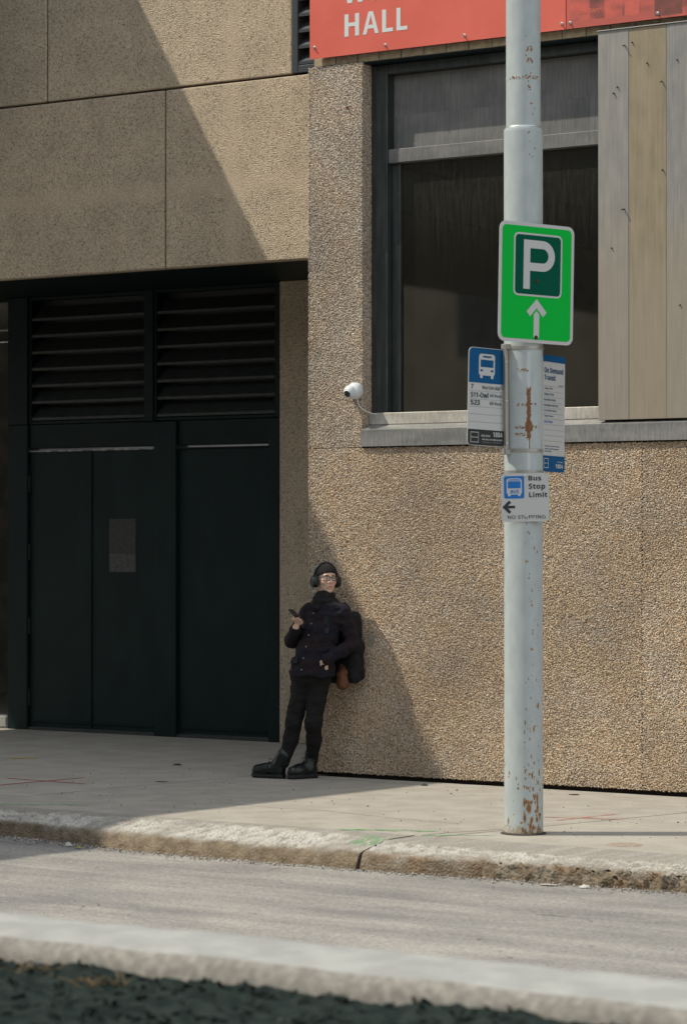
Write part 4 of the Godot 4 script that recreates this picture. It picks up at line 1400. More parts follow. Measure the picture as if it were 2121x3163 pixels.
	s = thing("stop_limit_sign", "square white sign reading Bus Stop Limit NO STOPPING, lowest on the pole", "sign", at.origin)
	plate(s, w, h, 0.028, M.sign_white, at)
	sheet_part(s, "field", fpoly(w, h, 0.06, 0.06, 0.485, 0.52, 0.014), 0.0012, M.blue2, at)
	var bw := (0.435 - 0.11) * w
	sheet_part(s, "pictogram", fpoly(w, h, 0.115, 0.105, 0.435, 0.44, 0.018), 0.0024, M.sign_white, at)
	sheet_part(s, "pictogram", fpoly(w, h, 0.14, 0.40, 0.20, 0.475, 0.008), 0.0028, M.sign_white, at)
	sheet_part(s, "pictogram", fpoly(w, h, 0.35, 0.40, 0.41, 0.475, 0.008), 0.0028, M.sign_white, at)
	sheet_part(s, "pictogram", fpoly(w, h, 0.14, 0.165, 0.41, 0.31, 0.006), 0.0032, M.blue2, at)
	sheet_part(s, "pictogram", fpoly(w, h, 0.15, 0.128, 0.40, 0.148, 0.002), 0.0032, M.blue2, at)
	letters(s, "BUS", true, fr(w, h, 0.19, 0.345, 0.36, 0.415), 0.0034, M.blue2, at, 0.2)
	letters(s, "Bus", true, fr(w, h, 0.575, 0.058, 0.845, 0.158), 0.0016, M.ink, at)
	letters(s, "Stop", true, fr(w, h, 0.58, 0.22, 0.925, 0.362), 0.0016, M.ink, at)
	letters(s, "Limit", true, fr(w, h, 0.585, 0.392, 0.965, 0.50), 0.0016, M.ink, at)
	letters(s, "NO STOPPING", false, fr(w, h, 0.13, 0.868, 0.92, 0.938), 0.0016, M.ink, at)
	var arrow := PackedVector2Array()
	for q in [[0.02, 0.695], [0.155, 0.565], [0.20, 0.59], [0.20, 0.61], [0.135, 0.668], [0.285, 0.668], [0.285, 0.722], [0.135, 0.722], [0.20, 0.785], [0.20, 0.805], [0.155, 0.83]]:
		arrow.append(Vector2((q[0] - 0.5) * w, (0.5 - q[1]) * h))
	sheet_part(s, "arrow", arrow, 0.0012, M.ink, at)
	screw(s, 0.0, 0.135, 0.010, M.bright, at)
	screw(s, 0.005, -0.125, 0.012, M.strap, at)

# ---------------------------------------------------------------- planter in the foreground, litter
func planter() -> void:
	var p := thing("planter", "long low concrete planter wall, blurred along the bottom edge", "planter", Vector3(8, -0.16, 11.3))
	var f := FastNoiseLite.new()
	f.seed = 41
	f.frequency = 0.8
	f.fractal_octaves = 4
	# wall: a swept profile with worn edges
	var prof := [[11.05, -0.2], [11.055, 0.56], [11.075, 0.592], [11.11, 0.602], [11.20, 0.604], [11.32, 0.602], [11.42, 0.598], [11.47, 0.588], [11.505, 0.565], [11.52, 0.535], [11.53, 0.49], [11.54, 0.40], [11.545, -0.2]]
	var m := MB.new()
	var xs := []
	for i in 281:
		xs.append(-6.0 + 28.0 * i / 280.0)
	var np := prof.size()
	for x in xs:
		for i in np:
			var z: float = prof[i][0]
			var y: float = prof[i][1]
			var w := 0.012 * f.get_noise_2d(x * 3.0, i * 0.6)
			m.add(Vector3(x, y + (w if y > 0.3 else 0.0), z + w * 0.6), Vector3.UP)
	var acc := PackedVector3Array()
	acc.resize(m.v.size())
	for a in xs.size() - 1:
		for i in np - 1:
			var q := a * np + i
			var fn := (m.v[q + np] - m.v[q]).cross(m.v[q + 1] - m.v[q]).normalized()
			var out := ((m.v[q] + m.v[q + 1]) * 0.5 - Vector3(m.v[q].x, 0.3, 11.3)) * Vector3(0, 1, 1)
			if fn.dot(out) < 0.0:
				fn = -fn
			for k in [q, q + 1, q + np, q + np + 1]:
				acc[k] += fn
	for i in acc.size():
		m.n[i] = acc[i].normalized()
	for a in xs.size() - 1:
		for i in np - 1:
			var q := a * np + i
			if i < 7:
				m.tri(q, q + np, q + np + 1); m.tri(q, q + np + 1, q + 1)
	var m3 := MB.new()
	m3.v = m.v.duplicate(); m3.n = m.n.duplicate(); m3.u = m.u.duplicate(); m3.c = m.c.duplicate()
	for a in xs.size() - 1:
		for i in range(7, np - 1):
			var q := a * np + i
			m3.tri(q, q + np, q + np + 1); m3.tri(q, q + np + 1, q + 1)
	part(p, "wall", m.done(), M.concrete)
	part(p, "inner_face", m3.done(), M.lip, Transform3D.IDENTITY, "dirt stained inner face of the planter wall")
	bx(p, "wall", Vector3(-6, -0.2, 15.6), Vector3(22, 0.58, 15.85), M.concrete, 0.02)
	# dark planting soil with bark and frosted leaves
	var s := thing("planting_soil", "dark bark mulch filling the planter at the bottom edge", "soil", Vector3(8, 0.4, 13))
	s.set_meta("kind", "stuff")
	m = MB.new()
	var nx := 220
	var nz := 60
	for j in nz + 1:
		for i in nx + 1:
			var x := 3.5 + 9.5 * i / nx
			var z := 11.5 + 4.12 * j / nz
			m.add(Vector3(x, 0.525 + 0.03 * f.get_noise_2d(x * 3.0, z * 3.0) + 0.02 * f.get_noise_2d(x * 12.0, z * 12.0), z), Vector3.UP)
	for j in nz + 1:
		for i in nx + 1:
			var k := j * (nx + 1) + i
			var l: Vector3 = m.v[k - 1] if i > 0 else m.v[k]
			var r: Vector3 = m.v[k + 1] if i < nx else m.v[k]
			var u: Vector3 = m.v[k - nx - 1] if j > 0 else m.v[k]
			var d: Vector3 = m.v[k + nx + 1] if j < nz else m.v[k]
			m.n[k] = (d - u).cross(r - l).normalized()
	for j in nz:
		for i in nx:
			var a := j * (nx + 1) + i
			m.tri(a, a + 1, a + nx + 2); m.tri(a, a + nx + 2, a + nx + 1)
	var soil_m := mottled(111, 256, Color(0.012, 0.018, 0.017), Color(0.024, 0.032, 0.029), 0.03, 0.4, 0.95, 0.8)
	soil_m.metallic_specular = 0.1
	part(s, "soil_bed", m.done(), soil_m)
	var g := RandomNumberGenerator.new()
	g.seed = 17
	var chip := MB.new()
	chip.box(Vector3(-0.5, -0.1, -0.22), Vector3(0.5, 0.1, 0.22), 0.06)
	var mm := MultiMesh.new()
	mm.transform_format = MultiMesh.TRANSFORM_3D
	mm.use_colors = true
	mm.mesh = chip.done()
	mm.instance_count = 5200
	var inv := world_of(s).affine_inverse()
	for i in 5200:
		var x := g.randf_range(4.5, 12.0)
		var z := 11.55 + 3.0 * pow(g.randf(), 1.3)
		var sc := g.randf_range(0.012, 0.04)
		var y := 0.525 + 0.03 * f.get_noise_2d(x * 3.0, z * 3.0) + 0.02 * f.get_noise_2d(x * 12.0, z * 12.0)
		var b := Basis.from_euler(Vector3(g.randfn(0, 0.45), g.randf() * TAU, g.randfn(0, 0.45))).scaled(Vector3.ONE * sc)
		mm.set_instance_transform(i, inv * Transform3D(b, Vector3(x, y + 0.004, z)))
		var k := g.randf()
		var c := Color(0.014, 0.019, 0.0175).lerp(Color(0.030, 0.037, 0.034), k * k)
		if g.randf() < 0.05:
			c = Color(0.05, 0.055, 0.05)
		mm.set_instance_color(i, c)
	var mi := MultiMeshInstance3D.new()
	mi.name = "bark_chips"
	mi.multimesh = mm
	var cm := mat(Color(1, 1, 1), 0.95, 0.0, 0.1)
	cm.vertex_color_use_as_albedo = true
	mi.material_override = cm
	s.add_child(mi)
	# dry grass at the left
	for q in [[7.32, 11.70, 34, "tuft of dry straw-coloured grass at the planter's left end"], [7.62, 11.74, 22, "smaller tuft of dry grass right of the larger one in the planter"]]:
		var t := thing("dry_grass", q[3], "grass", Vector3(q[0], 0.52, q[1]), "dry grass tufts in the planter")
		m = MB.new()
		for i in q[2]:
			var a := g.randf() * TAU
			var base := Vector3(q[0] + g.randfn(0, 0.035), 0.52, q[1] + g.randfn(0, 0.03))
			var lean := Vector3(cos(a), 0, sin(a)) * g.randf_range(0.02, 0.10)
			var hh := g.randf_range(0.012, 0.04)
			m.tube([base, base + lean * 0.5 + Vector3(0, hh * 0.8, 0), base + lean + Vector3(0, hh, 0)], [0.003, 0.0025, 0.0006], 4, false)
		part(t, "blades", m.done(), mat(Color(0.13, 0.09, 0.04), 0.85))

func crumple(r: float, h: float, sd: int, mt: Material, called: String, label: String, cat: String, at: Vector3, turn := 0.0) -> void:
	var f := FastNoiseLite.new()
	f.seed = sd
	f.frequency = 3.0
	var o := thing(called, label, cat, at)
	var m := MB.new()
	var c := m.add(Vector3(0, h, 0), Vector3.UP)
	var rings := 4
	var n := 14
	for q in rings:
		for k in n:
			var a := TAU * k / n
			var rr := r * (q + 1) / rings * (1.0 + 0.45 * f.get_noise_2d(cos(a) * 0.5 + sd, sin(a) * 0.5 + q * 0.1))
			var y := h * (0.55 + 0.6 * f.get_noise_2d(cos(a) * (q + 1) + sd * 3.0, sin(a) * (q + 1))) * (1.0 if q < rings - 1 else 0.12)
			m.add(Vector3(cos(a) * rr * 1.5, maxf(y, 0.002), sin(a) * rr * 0.8), Vector3(cos(a) * 0.4, 1, sin(a) * 0.4).normalized())
	for k in n:
		m.tri(c, 1 + k, 1 + (k + 1) % n)
		for q in rings - 1:
			var a := 1 + q * n
			m.tri(a + k, a + n + k, a + n + (k + 1) % n); m.tri(a + k, a + n + (k + 1) % n, a + (k + 1) % n)
	part(o, "piece", m.done(), mt, Transform3D(Basis(Vector3.UP, turn), at))

func litter() -> void:
	var dark := mat(Color(0.02, 0.022, 0.024), 0.7)
	var paper := mat(Color(0.45, 0.44, 0.42), 0.8)
	var leaf := mat(Color(0.17, 0.10, 0.045), 0.85)
	crumple(0.026, 0.016, 1, dark, "rubber_scrap", "black scrap lying on the shaded walk left of the person", "litter", Vector3(-1.416, 0.001, -0.12), 0.3)
	crumple(0.035, 0.006, 2, dark, "tar_patch", "flat dark scrap in the joint of the walk", "litter", Vector3(-0.52, 0.001, 1.22), 0.5)
	crumple(0.022, 0.02, 3, dark, "dark_pebble", "small dark stone at the foot of the pebbled wall", "litter", Vector3(1.33, 0.001, 0.34), 0.0)
	crumple(0.02, 0.022, 4, paper, "paper_scrap", "torn white paper scrap in the gutter on the right", "litter", Vector3(4.86, -0.155, 4.02), 0.6)
	crumple(0.035, 0.008, 5, mat(Color(0.38, 0.34, 0.29), 0.9), "cardboard_scrap", "flat tan cardboard scrap in the gutter left of the white paper", "litter", Vector3(4.62, -0.155, 4.03), 0.3)
	crumple(0.016, 0.03, 6, paper, "paper_cup", "crushed pale paper cup in the gutter at the far left", "litter", Vector3(0.92, -0.155, 4.02), 0.2)
	crumple(0.018, 0.012, 7, mat(Color(0.36, 0.34, 0.05), 0.7), "wrapper", "small yellow wrapper in the gutter right of the paper cup", "litter", Vector3(1.06, -0.155, 4.08), 0.0)
	crumple(0.02, 0.006, 8, leaf, "dead_leaf", "brown dead leaf on the walk behind the pole", "litter", Vector3(3.95, 0.001, 0.55), 0.9)
	crumple(0.018, 0.005, 9, mat(Color(0.42, 0.28, 0.05), 0.8), "dead_leaf", "yellow leaf at the wall foot by the person's heel", "litter", Vector3(0.56, 0.001, 0.2), 0.2)
	crumple(0.03, 0.008, 10, dark, "rubber_scrap", "black curled scrap at the wall foot right of the pole", "litter", Vector3(2.66, 0.001, 0.36), 0.2)
	# grit lying along the gutter
	var s := thing("gutter_grit", "loose grit and crumbs along the foot of the kerb", "grit", Vector3(3, -0.15, 4.0))
	s.set_meta("kind", "stuff")
	var g := RandomNumberGenerator.new()
	g.seed = 23
	var mm := MultiMesh.new()
	mm.transform_format = MultiMesh.TRANSFORM_3D
	mm.use_colors = true
	mm.mesh = pebble_mesh
	mm.instance_count = 2600
	var inv := world_of(s).affine_inverse()
	for i in 2600:
		var x := g.randf_range(-1.5, 7.5)
		var on_walk := i > 2200
		var z := lerp_table(KERB_FOOT, x) + 0.01 + absf(g.randfn(0, 0.07))
		var y := -0.153
		if on_walk:
			z = g.randf_range(0.1, 3.2)
			y = 0.0
		var r := g.randf_range(0.002, 0.006) * (1.6 if g.randf() < 0.06 else 1.0)
		mm.set_instance_transform(i, inv * Transform3D(Basis.from_euler(Vector3(g.randf() * 6, g.randf() * 6, 0)).scaled(Vector3.ONE * r), Vector3(x, y + r * 0.3, z)))
		var k := g.randf_range(0.08, 0.5)
		mm.set_instance_color(i, Color(k, k * 0.9, k * 0.78))
	var mi := MultiMeshInstance3D.new()
	mi.name = "grit"
	mi.multimesh = mm
	mi.material_override = pebble_mat
	s.add_child(mi)

# ---------------------------------------------------------------- bodies from joined distances, meshed as surface nets
class SD:
	var prims := []
	var k := 0.02
	var cell := 0.01
	var fold: FastNoiseLite
	var amp := 0.0
	var fold_scale := Vector3.ONE
	var ribs := 0.0
	var rib_at := Vector3.ZERO
	var cut := []   # planes [normal, d]: keep where n.p >= d
	func cone(a: Vector3, b: Vector3, ra: float, rb: float, sub := false) -> void:
		prims.append([0, a, b, ra, rb, b - a, maxf((b - a).length_squared(), 1e-9), sub])
	func ell(c: Vector3, r: Vector3, bas := Basis.IDENTITY, sub := false) -> void:
		prims.append([1, c, r, bas.inverse(), minf(r.x, minf(r.y, r.z)), 0, 0, sub])
	func rbox(c: Vector3, h: Vector3, r: float, bas := Basis.IDENTITY) -> void:
		prims.append([3, c, h - Vector3(r, r, r), bas.inverse(), r, 0, 0, false])
	func loft(rows: Array, yaw: float) -> void:
		prims.append([2, rows, cos(yaw), sin(yaw), 0, 0, 0, false])
	func one(q: Array, p: Vector3) -> float:
		match q[0]:
			0:
				var w: Vector3 = p - q[1]
				var h: float = clampf(w.dot(q[5]) / q[6], 0.0, 1.0)
				return (w - q[5] * h).length() - lerpf(q[3], q[4], h)
			1:
				var w: Vector3 = q[3] * (p - q[1])
				var r: Vector3 = q[2]
				var e := w / r
				var k0 := e.length()
				var k1 := (e / r).length()
				if k1 < 1e-6:
					return -q[4]
				return k0 * (k0 - 1.0) / k1
			3:
				var w: Vector3 = (q[3] * (p - q[1])).abs() - q[2]
				return w.max(Vector3.ZERO).length() + minf(maxf(w.x, maxf(w.y, w.z)), 0.0) - q[4]
			2:
				var rows: Array = q[1]
				var n := rows.size()
				var i := 0
				while i < n - 2 and p.y > rows[i + 1][0]:
					i += 1
				var a: Array = rows[i]
				var b: Array = rows[i + 1]
				var t := clampf((p.y - a[0]) / (b[0] - a[0]), 0.0, 1.0)
				t = t * t * (3.0 - 2.0 * t)
				var dx: float = p.x - lerpf(a[1], b[1], t)
				var dz: float = p.z - lerpf(a[2], b[2], t)
				var rx := lerpf(a[3], b[3], t)
				var rz := lerpf(a[4], b[4], t)
				var ux: float = (dx * q[2] - dz * q[3]) / rx
				var uz: float = (dx * q[3] + dz * q[2]) / rz
				var m := sqrt(ux * ux + uz * uz)
				var d := (m - 1.0) * lerpf(minf(rx, rz), maxf(rx, rz), 0.35)
				return maxf(d, maxf(rows[0][0] - p.y, p.y - rows[n - 1][0]))
		return 1.0
	func eval(p: Vector3, act: Array) -> float:
		var d := 10.0
		for q in act:
			if q[7]:
				continue
			var e := one(q, p)
			var h := maxf(k - absf(d - e), 0.0) / k
			d = minf(d, e) - h * h * k * 0.25
		for q in act:
			if q[7]:
				var e := -one(q, p)
				var h := maxf(k - absf(d - e), 0.0) / k
				d = maxf(d, e) + h * h * k * 0.25
		if amp > 0.0 and absf(d) < 0.05:
			var s := p * fold_scale
			d += amp * fold.get_noise_3d(s.x, s.y, s.z)
		if ribs > 0.0 and absf(d) < 0.03:
			d += ribs * cos(34.0 * atan2(p.x - rib_at.x, p.z - rib_at.z))
		for c in cut:
			d = maxf(d, c[1] - (c[0] as Vector3).dot(p))
		return d
	func build(mb: MB, lo: Vector3, hi: Vector3, colf: Callable) -> void:
		var B := 6
		var nb := Vector3i(((hi - lo) / (cell * B)).ceil())
		var nx := nb.x * B + 1
		var ny := nb.y * B + 1
		var nz := nb.z * B + 1
		var val := PackedFloat32Array()
		val.resize(nx * ny * nz)
		val.fill(9.0)
		var br := cell * B * 0.867
		var live := []
		for bz in nb.z:
			for by in nb.y:
				for bxx in nb.x:
					var c := lo + Vector3(bxx + 0.5, by + 0.5, bz + 0.5) * cell * B
					var ds := []
					var dm := 10.0
					for q in prims:
						var e := one(q, c)
						ds.append(e)
						if not q[7]:
							dm = minf(dm, e)
					if dm > br * 1.5 + k + amp + 0.01 or dm < -br * 3.0 - 0.05:
						continue
					var act := []
					for i in prims.size():
						if prims[i][7] or ds[i] < dm + br * 2.6 + k * 2.0:
							act.append(prims[i])
					live.append(Vector3i(bxx, by, bz))
					for z in B + 1:
						for y in B + 1:
							for x in B + 1:
								var id := (bxx * B + x) + nx * ((by * B + y) + ny * (bz * B + z))
								if val[id] > 8.5:
									val[id] = eval(lo + Vector3(bxx * B + x, by * B + y, bz * B + z) * cell, act)
		var vid := {}
		var cells := []
		var sx := 1
		var sy := nx
		var sz := nx * ny
		for b in live:
			for z in B:
				for y in B:
					for x in B:
						var i0: int = (b.x * B + x) + nx * ((b.y * B + y) + ny * (b.z * B + z))
						var cv := [val[i0], val[i0 + sx], val[i0 + sy], val[i0 + sx + sy], val[i0 + sz], val[i0 + sx + sz], val[i0 + sy + sz], val[i0 + sx + sy + sz]]
						var neg := 0
						var far := false
						for e in cv:
							if e < 0.0:
								neg += 1
							if e > 8.5:
								far = true
						if neg == 0 or neg == 8 or far:
							continue
						var sum := Vector3.ZERO
						var cnt := 0
						for e in [[0, 1], [2, 3], [4, 5], [6, 7], [0, 2], [1, 3], [4, 6], [5, 7], [0, 4], [1, 5], [2, 6], [3, 7]]:
							var a: float = cv[e[0]]
							var d: float = cv[e[1]]
							if (a < 0.0) != (d < 0.0):
								var t := a / (a - d)
								var pa := Vector3(e[0] & 1, (e[0] >> 1) & 1, e[0] >> 2)
								var pb := Vector3(e[1] & 1, (e[1] >> 1) & 1, e[1] >> 2)
								sum += pa.lerp(pb, t)
								cnt += 1
						var p := lo + (Vector3(b.x * B + x, b.y * B + y, b.z * B + z) + sum / cnt) * cell
						var gr := Vector3(cv[1] + cv[3] + cv[5] + cv[7] - cv[0] - cv[2] - cv[4] - cv[6], cv[2] + cv[3] + cv[6] + cv[7] - cv[0] - cv[1] - cv[4] - cv[5], cv[4] + cv[5] + cv[6] + cv[7] - cv[0] - cv[1] - cv[2] - cv[3]).normalized()
						mb.col = colf.call(p, gr)
						vid[i0] = mb.add(p, gr)
						cells.append(i0)
		for i0 in cells:
			var v0 := val[i0] < 0.0
			for e in [[sx, sy, sz], [sy, sz, sx], [sz, sx, sy]]:
				if v0 == (val[i0 + e[0]] < 0.0):
					continue
				var a: int = i0 - e[1]
				var b2: int = i0 - e[1] - e[2]
				var c: int = i0 - e[2]
				if vid.has(a) and vid.has(b2) and vid.has(c):
					mb.tri(vid[i0], vid[a], vid[b2]); mb.tri(vid[i0], vid[b2], vid[c])

func folds(sd: int, freq: float) -> FastNoiseLite:
	var f := FastNoiseLite.new()
	f.seed = sd
	f.frequency = freq
	f.fractal_octaves = 2
	return f

func vmat(rough: float, rim := 0.0) -> StandardMaterial3D:
	var m := mat(Color(1, 1, 1), rough)
	m.vertex_color_use_as_albedo = true
	if rim > 0.0:
		m.rim_enabled = true
		m.rim = rim
		m.rim_tint = 0.5
	return m

func person() -> void:
	var hc := Vector3(0.350, 1.566, 0.245)
	var o := thing("person", "person in dark plaid jacket, black beanie and boots leaning on the pebbled wall", "person", Vector3(0.2, 0, 0.38))
	# ---- head frame: looks past the camera to the right
	var hy := deg_to_rad(57.0)
	var HB := Basis(Vector3.UP, hy)
	var H := Transform3D(HB, hc)
	var skin := Color(0.68, 0.46, 0.36)
	var lip := Color(0.42, 0.19, 0.155)
	var Hi := H.affine_inverse()
	var skin_col := func(p: Vector3, _n: Vector3) -> Color:
		var q := Hi * p
		var c := skin
		if q.z > 0.06 and Vector2(q.x / 0.022, (q.y + 0.057) / 0.0075).length() < 1.0:
			c = lip
		elif q.z > 0.03 and absf(q.x) > 0.02 and absf(q.x) < 0.055 and absf(q.y + 0.025) < 0.02:
			c = skin.lerp(Color(0.56, 0.27, 0.2), 0.35)
		return c
	var body := MB.new()
	var s := SD.new()
	s.k = 0.018
	s.cell = 0.0045
	s.ell(H * Vector3(0, 0.026, -0.014), Vector3(0.073, 0.084, 0.090), HB)
	s.ell(H * Vector3(0, -0.028, 0.020), Vector3(0.060, 0.084, 0.066), HB)
	s.ell(H * Vector3(0, -0.070, 0.034), Vector3(0.043, 0.034, 0.043), HB)
	s.ell(H * Vector3(0, -0.094, 0.060), Vector3(0.018, 0.014, 0.016), HB)
	s.cone(H * Vector3(0, 0.016, 0.086), H * Vector3(0, -0.020, 0.106), 0.007, 0.0105)
	s.cone(H * Vector3(-0.010, -0.026, 0.094), H * Vector3(0.010, -0.026, 0.094), 0.0085, 0.0085)
	s.cone(H * Vector3(-0.036, 0.030, 0.070), H * Vector3(0.036, 0.030, 0.070), 0.013, 0.013)
	for sd in [-1.0, 1.0]:
		s.ell(H * Vector3(sd * 0.036, -0.022, 0.058), Vector3(0.024, 0.024, 0.024))
		s.cone(H * Vector3(sd * 0.078, 0.012, -0.012), H * Vector3(sd * 0.078, -0.018, -0.010), 0.012, 0.010)
		s.ell(H * Vector3(sd * 0.031, 0.011, 0.100), Vector3(0.017, 0.010, 0.017), HB, true)
	s.cone(H * Vector3(-0.018, -0.0525, 0.081), H * Vector3(0.018, -0.0525, 0.081), 0.006, 0.006)
	s.cone(H * Vector3(-0.014, -0.0615, 0.080), H * Vector3(0.014, -0.0615, 0.080), 0.0065, 0.0065)
	s.cone(H * Vector3(0, -0.05, -0.015), Vector3(0.348, 1.40, 0.24), 0.052, 0.056)
	s.build(body, hc - Vector3(0.14, 0.20, 0.14), hc + Vector3(0.14, 0.13, 0.14), skin_col)
	# ---- trunk and limbs under the clothes
	s = SD.new()
	s.k = 0.05
	s.cell = 0.02
	s.loft([[0.80, 0.258, 0.31, 0.15, 0.10], [1.00, 0.29, 0.295, 0.125, 0.085], [1.18, 0.33, 0.272, 0.145, 0.095], [1.33, 0.353, 0.262, 0.14, 0.08], [1.41, 0.348, 0.245, 0.06, 0.055]], -0.1)
	s.cone(Vector3(0.348, 1.42, 0.243), Vector3(0.352, 1.33, 0.255), 0.054, 0.06)
	var shR := Vector3(0.205, 1.322, 0.285)
	var elR := Vector3(0.060, 1.082, 0.300)
	var wrR := Vector3(0.212, 1.188, 0.462)
	var shL := Vector3(0.520, 1.325, 0.245)
	var elL := Vector3(0.580, 1.058, 0.205)
	var wrL := Vector3(0.462, 0.945, 0.398)
	s.cone(shR, elR, 0.045, 0.036); s.cone(elR, wrR, 0.036, 0.024)
	s.cone(shL, elL, 0.045, 0.036); s.cone(elL, wrL, 0.036, 0.024)
	var hipR := Vector3(0.188, 0.80, 0.325)
	var hipL := Vector3(0.320, 0.80, 0.295)
	var knR := Vector3(0.152, 0.445, 0.405)
	var knL := Vector3(0.318, 0.445, 0.372)
	var anR := Vector3(0.084, 0.125, 0.438)
	var anL := Vector3(0.222, 0.125, 0.262)
	s.cone(hipR, knR, 0.07, 0.048); s.cone(knR, anR, 0.046, 0.028)
	s.cone(hipL, knL, 0.07, 0.048); s.cone(knL, anL, 0.046, 0.028)
	s.cone(anR, Vector3(-0.10, 0.055, 0.458), 0.028, 0.02)
	s.cone(anL, Vector3(0.165, 0.055, 0.42), 0.028, 0.02)
	s.build(body, Vector3(-0.2, 0.0, 0.08), Vector3(0.7, 1.48, 0.6), skin_col)
	# ---- right hand round the phone
	var N := Vector3(0.25, 0.74, -0.62).normalized()
	var V := (Vector3.UP - N * N.y).normalized()
	var W := V.cross(N).normalized()
	var P := Vector3(0.262, 1.268, 0.497)
	var at := func(v: float, w: float, b: float) -> Vector3:
		return P + V * v + W * w - N * b
	s = SD.new()
	s.k = 0.008
	s.cell = 0.0035
	s.cone(wrR - (wrR - elR).normalized() * 0.03, wrR, 0.026, 0.024)
	s.cone(wrR, at.call(-0.045, 0.044, 0.012), 0.024, 0.021)
	s.cone(at.call(-0.052, 0.042, 0.014), at.call(0.004, 0.045, 0.014), 0.017, 0.016)
	s.cone(at.call(-0.045, 0.036, 0.018), at.call(0.0, 0.036, 0.018), 0.015, 0.014)
	var offs := [-0.052, -0.0335, -0.015, 0.004]
	var lens := [0.040, 0.052, 0.056, 0.050]
	for i in 4:
		var a: Vector3 = at.call(offs[i], 0.036, 0.018)
		var b: Vector3 = at.call(offs[i] + 0.001, 0.036 - lens[i] * 0.55, 0.0185)
		var c: Vector3 = at.call(offs[i] + 0.003, 0.036 - lens[i] * 1.05, 0.0145)
		var d: Vector3 = at.call(offs[i] + 0.004, 0.036 - lens[i] * 1.35, 0.0115)
		s.cone(a, b, 0.0095, 0.0088); s.cone(b, c, 0.0088, 0.0080); s.cone(c, d, 0.0080, 0.0065)
	s.cone(at.call(-0.045, 0.048, 0.004), at.call(-0.012, 0.050, -0.006), 0.012, 0.010)
	s.cone(at.call(-0.012, 0.050, -0.006), at.call(0.014, 0.036, -0.014), 0.0098, 0.0075)
	s.build(body, P - Vector3(0.11, 0.12, 0.11), P + Vector3(0.09, 0.08, 0.09), skin_col)
	# ---- left hand sliding into the pocket
	s = SD.new()
	s.k = 0.008
	s.cell = 0.004
	var f0 := Vector3(-0.16, -0.95, 0.05).normalized()
	var pl := wrL + Vector3(-0.034, -0.026, -0.018)
	s.cone(wrL, pl, 0.024, 0.026)
	s.cone(pl + Vector3(-0.02, 0, 0.012), pl + f0 * 0.05 + Vector3(-0.02, 0, 0.012), 0.018, 0.016)
	s.cone(pl + Vector3(0.015, 0, -0.012), pl + f0 * 0.05 + Vector3(0.015, 0, -0.012), 0.018, 0.016)
	for i in 4:
		var q := pl + f0 * 0.05 + Vector3(-0.026 + 0.016 * i, 0, 0.016 - 0.011 * i)
		s.cone(q, q + f0 * (0.02 + 0.006 * (1.5 - absf(i - 1.5))), 0.009, 0.007)
	s.cone(pl + Vector3(-0.03, -0.005, 0.02), pl + f0 * 0.055 + Vector3(-0.042, 0, 0.022), 0.011, 0.0085)
	s.build(body, pl - Vector3(0.1, 0.15, 0.1), pl + Vector3(0.1, 0.09, 0.08), skin_col)
	var skm := vmat(0.55)
	skm.subsurf_scatter_enabled = true
	skm.subsurf_scatter_strength = 0.08
	part(o, "body", body.done(true), skm)
	# eyes and brows
	for sd in [-1.0, 1.0]:
		var m := MB.new()
		m.xf = H * Transform3D(Basis(Vector3(1, 0, 0), PI / 2), Vector3(sd * 0.031, 0.0105, 0.0745))
		var prof := [[0.0, -0.0115]]
		for i in 9:
			var a := deg_to_rad(-80.0 + 160.0 * i / 8.0)
			prof.append([cos(a) * 0.0115, sin(a) * 0.0115])
		prof.append([0.0, 0.0115])
		m.lathe(prof, 14)
		var eye := part(o, "eye", m.done(), mat(Color(0.42, 0.38, 0.35), 0.3))
		m = MB.new()
		m.xf = H * Transform3D(Basis(Vector3(1, 0, 0), PI / 2), Vector3(sd * 0.031 + 0.002, 0.0105, 0.0745))
		m.lathe([[0.0055, 0.0108], [0.0, 0.0122]], 12)
		part(eye, "iris", m.done(), mat(Color(0.035, 0.025, 0.018), 0.2))
		m = MB.new()
		m.tube([H * Vector3(sd * 0.012, 0.030, 0.089), H * Vector3(sd * 0.030, 0.0345, 0.086), H * Vector3(sd * 0.048, 0.029, 0.074)], [0.0028, 0.0028, 0.0012], 6)
		part(o, "eyebrow", m.done(), mat(Color(0.055, 0.035, 0.025), 0.9))
	# ---- beanie
	var black := func(p: Vector3, _n: Vector3) -> Color:
		return Color(0.005, 0.0055, 0.006)
	var mb := MB.new()
	s = SD.new()
	s.k = 0.012
	s.cell = 0.005
	s.ell(H * Vector3(0, 0.030, -0.014), Vector3(0.083, 0.092, 0.100), HB)
	s.ell(H * Vector3(0, 0.022, -0.012), Vector3(0.087, 0.075, 0.104), HB)
	s.ribs = 0.0016
	s.rib_at = hc
	var pn := (HB * Vector3(0, 1.0, -0.46)).normalized()
	s.cut = [[pn, pn.dot(H * Vector3(0, 0.052, 0.075))]]
	s.build(mb, hc - Vector3(0.13, 0.08, 0.13), hc + Vector3(0.13, 0.15, 0.13), black)
	part(o, "beanie", mb.done(true), vmat(0.95))
	# ---- scarf
	mb = MB.new()
	s = SD.new()
	s.k = 0.02
	s.cell = 0.008
	s.fold = folds(5, 16.0)
	s.amp = 0.012
	s.ell(Vector3(0.352, 1.436, 0.262), Vector3(0.080, 0.048, 0.078))
	s.ell(Vector3(0.353, 1.392, 0.272), Vector3(0.105, 0.042, 0.090))
	s.cone(Vector3(0.33, 1.40, 0.34), Vector3(0.345, 1.345, 0.365), 0.04, 0.035)
	s.build(mb, Vector3(0.2, 1.27, 0.12), Vector3(0.5, 1.5, 0.44), black)
	part(o, "scarf", mb.done(true), vmat(0.95))
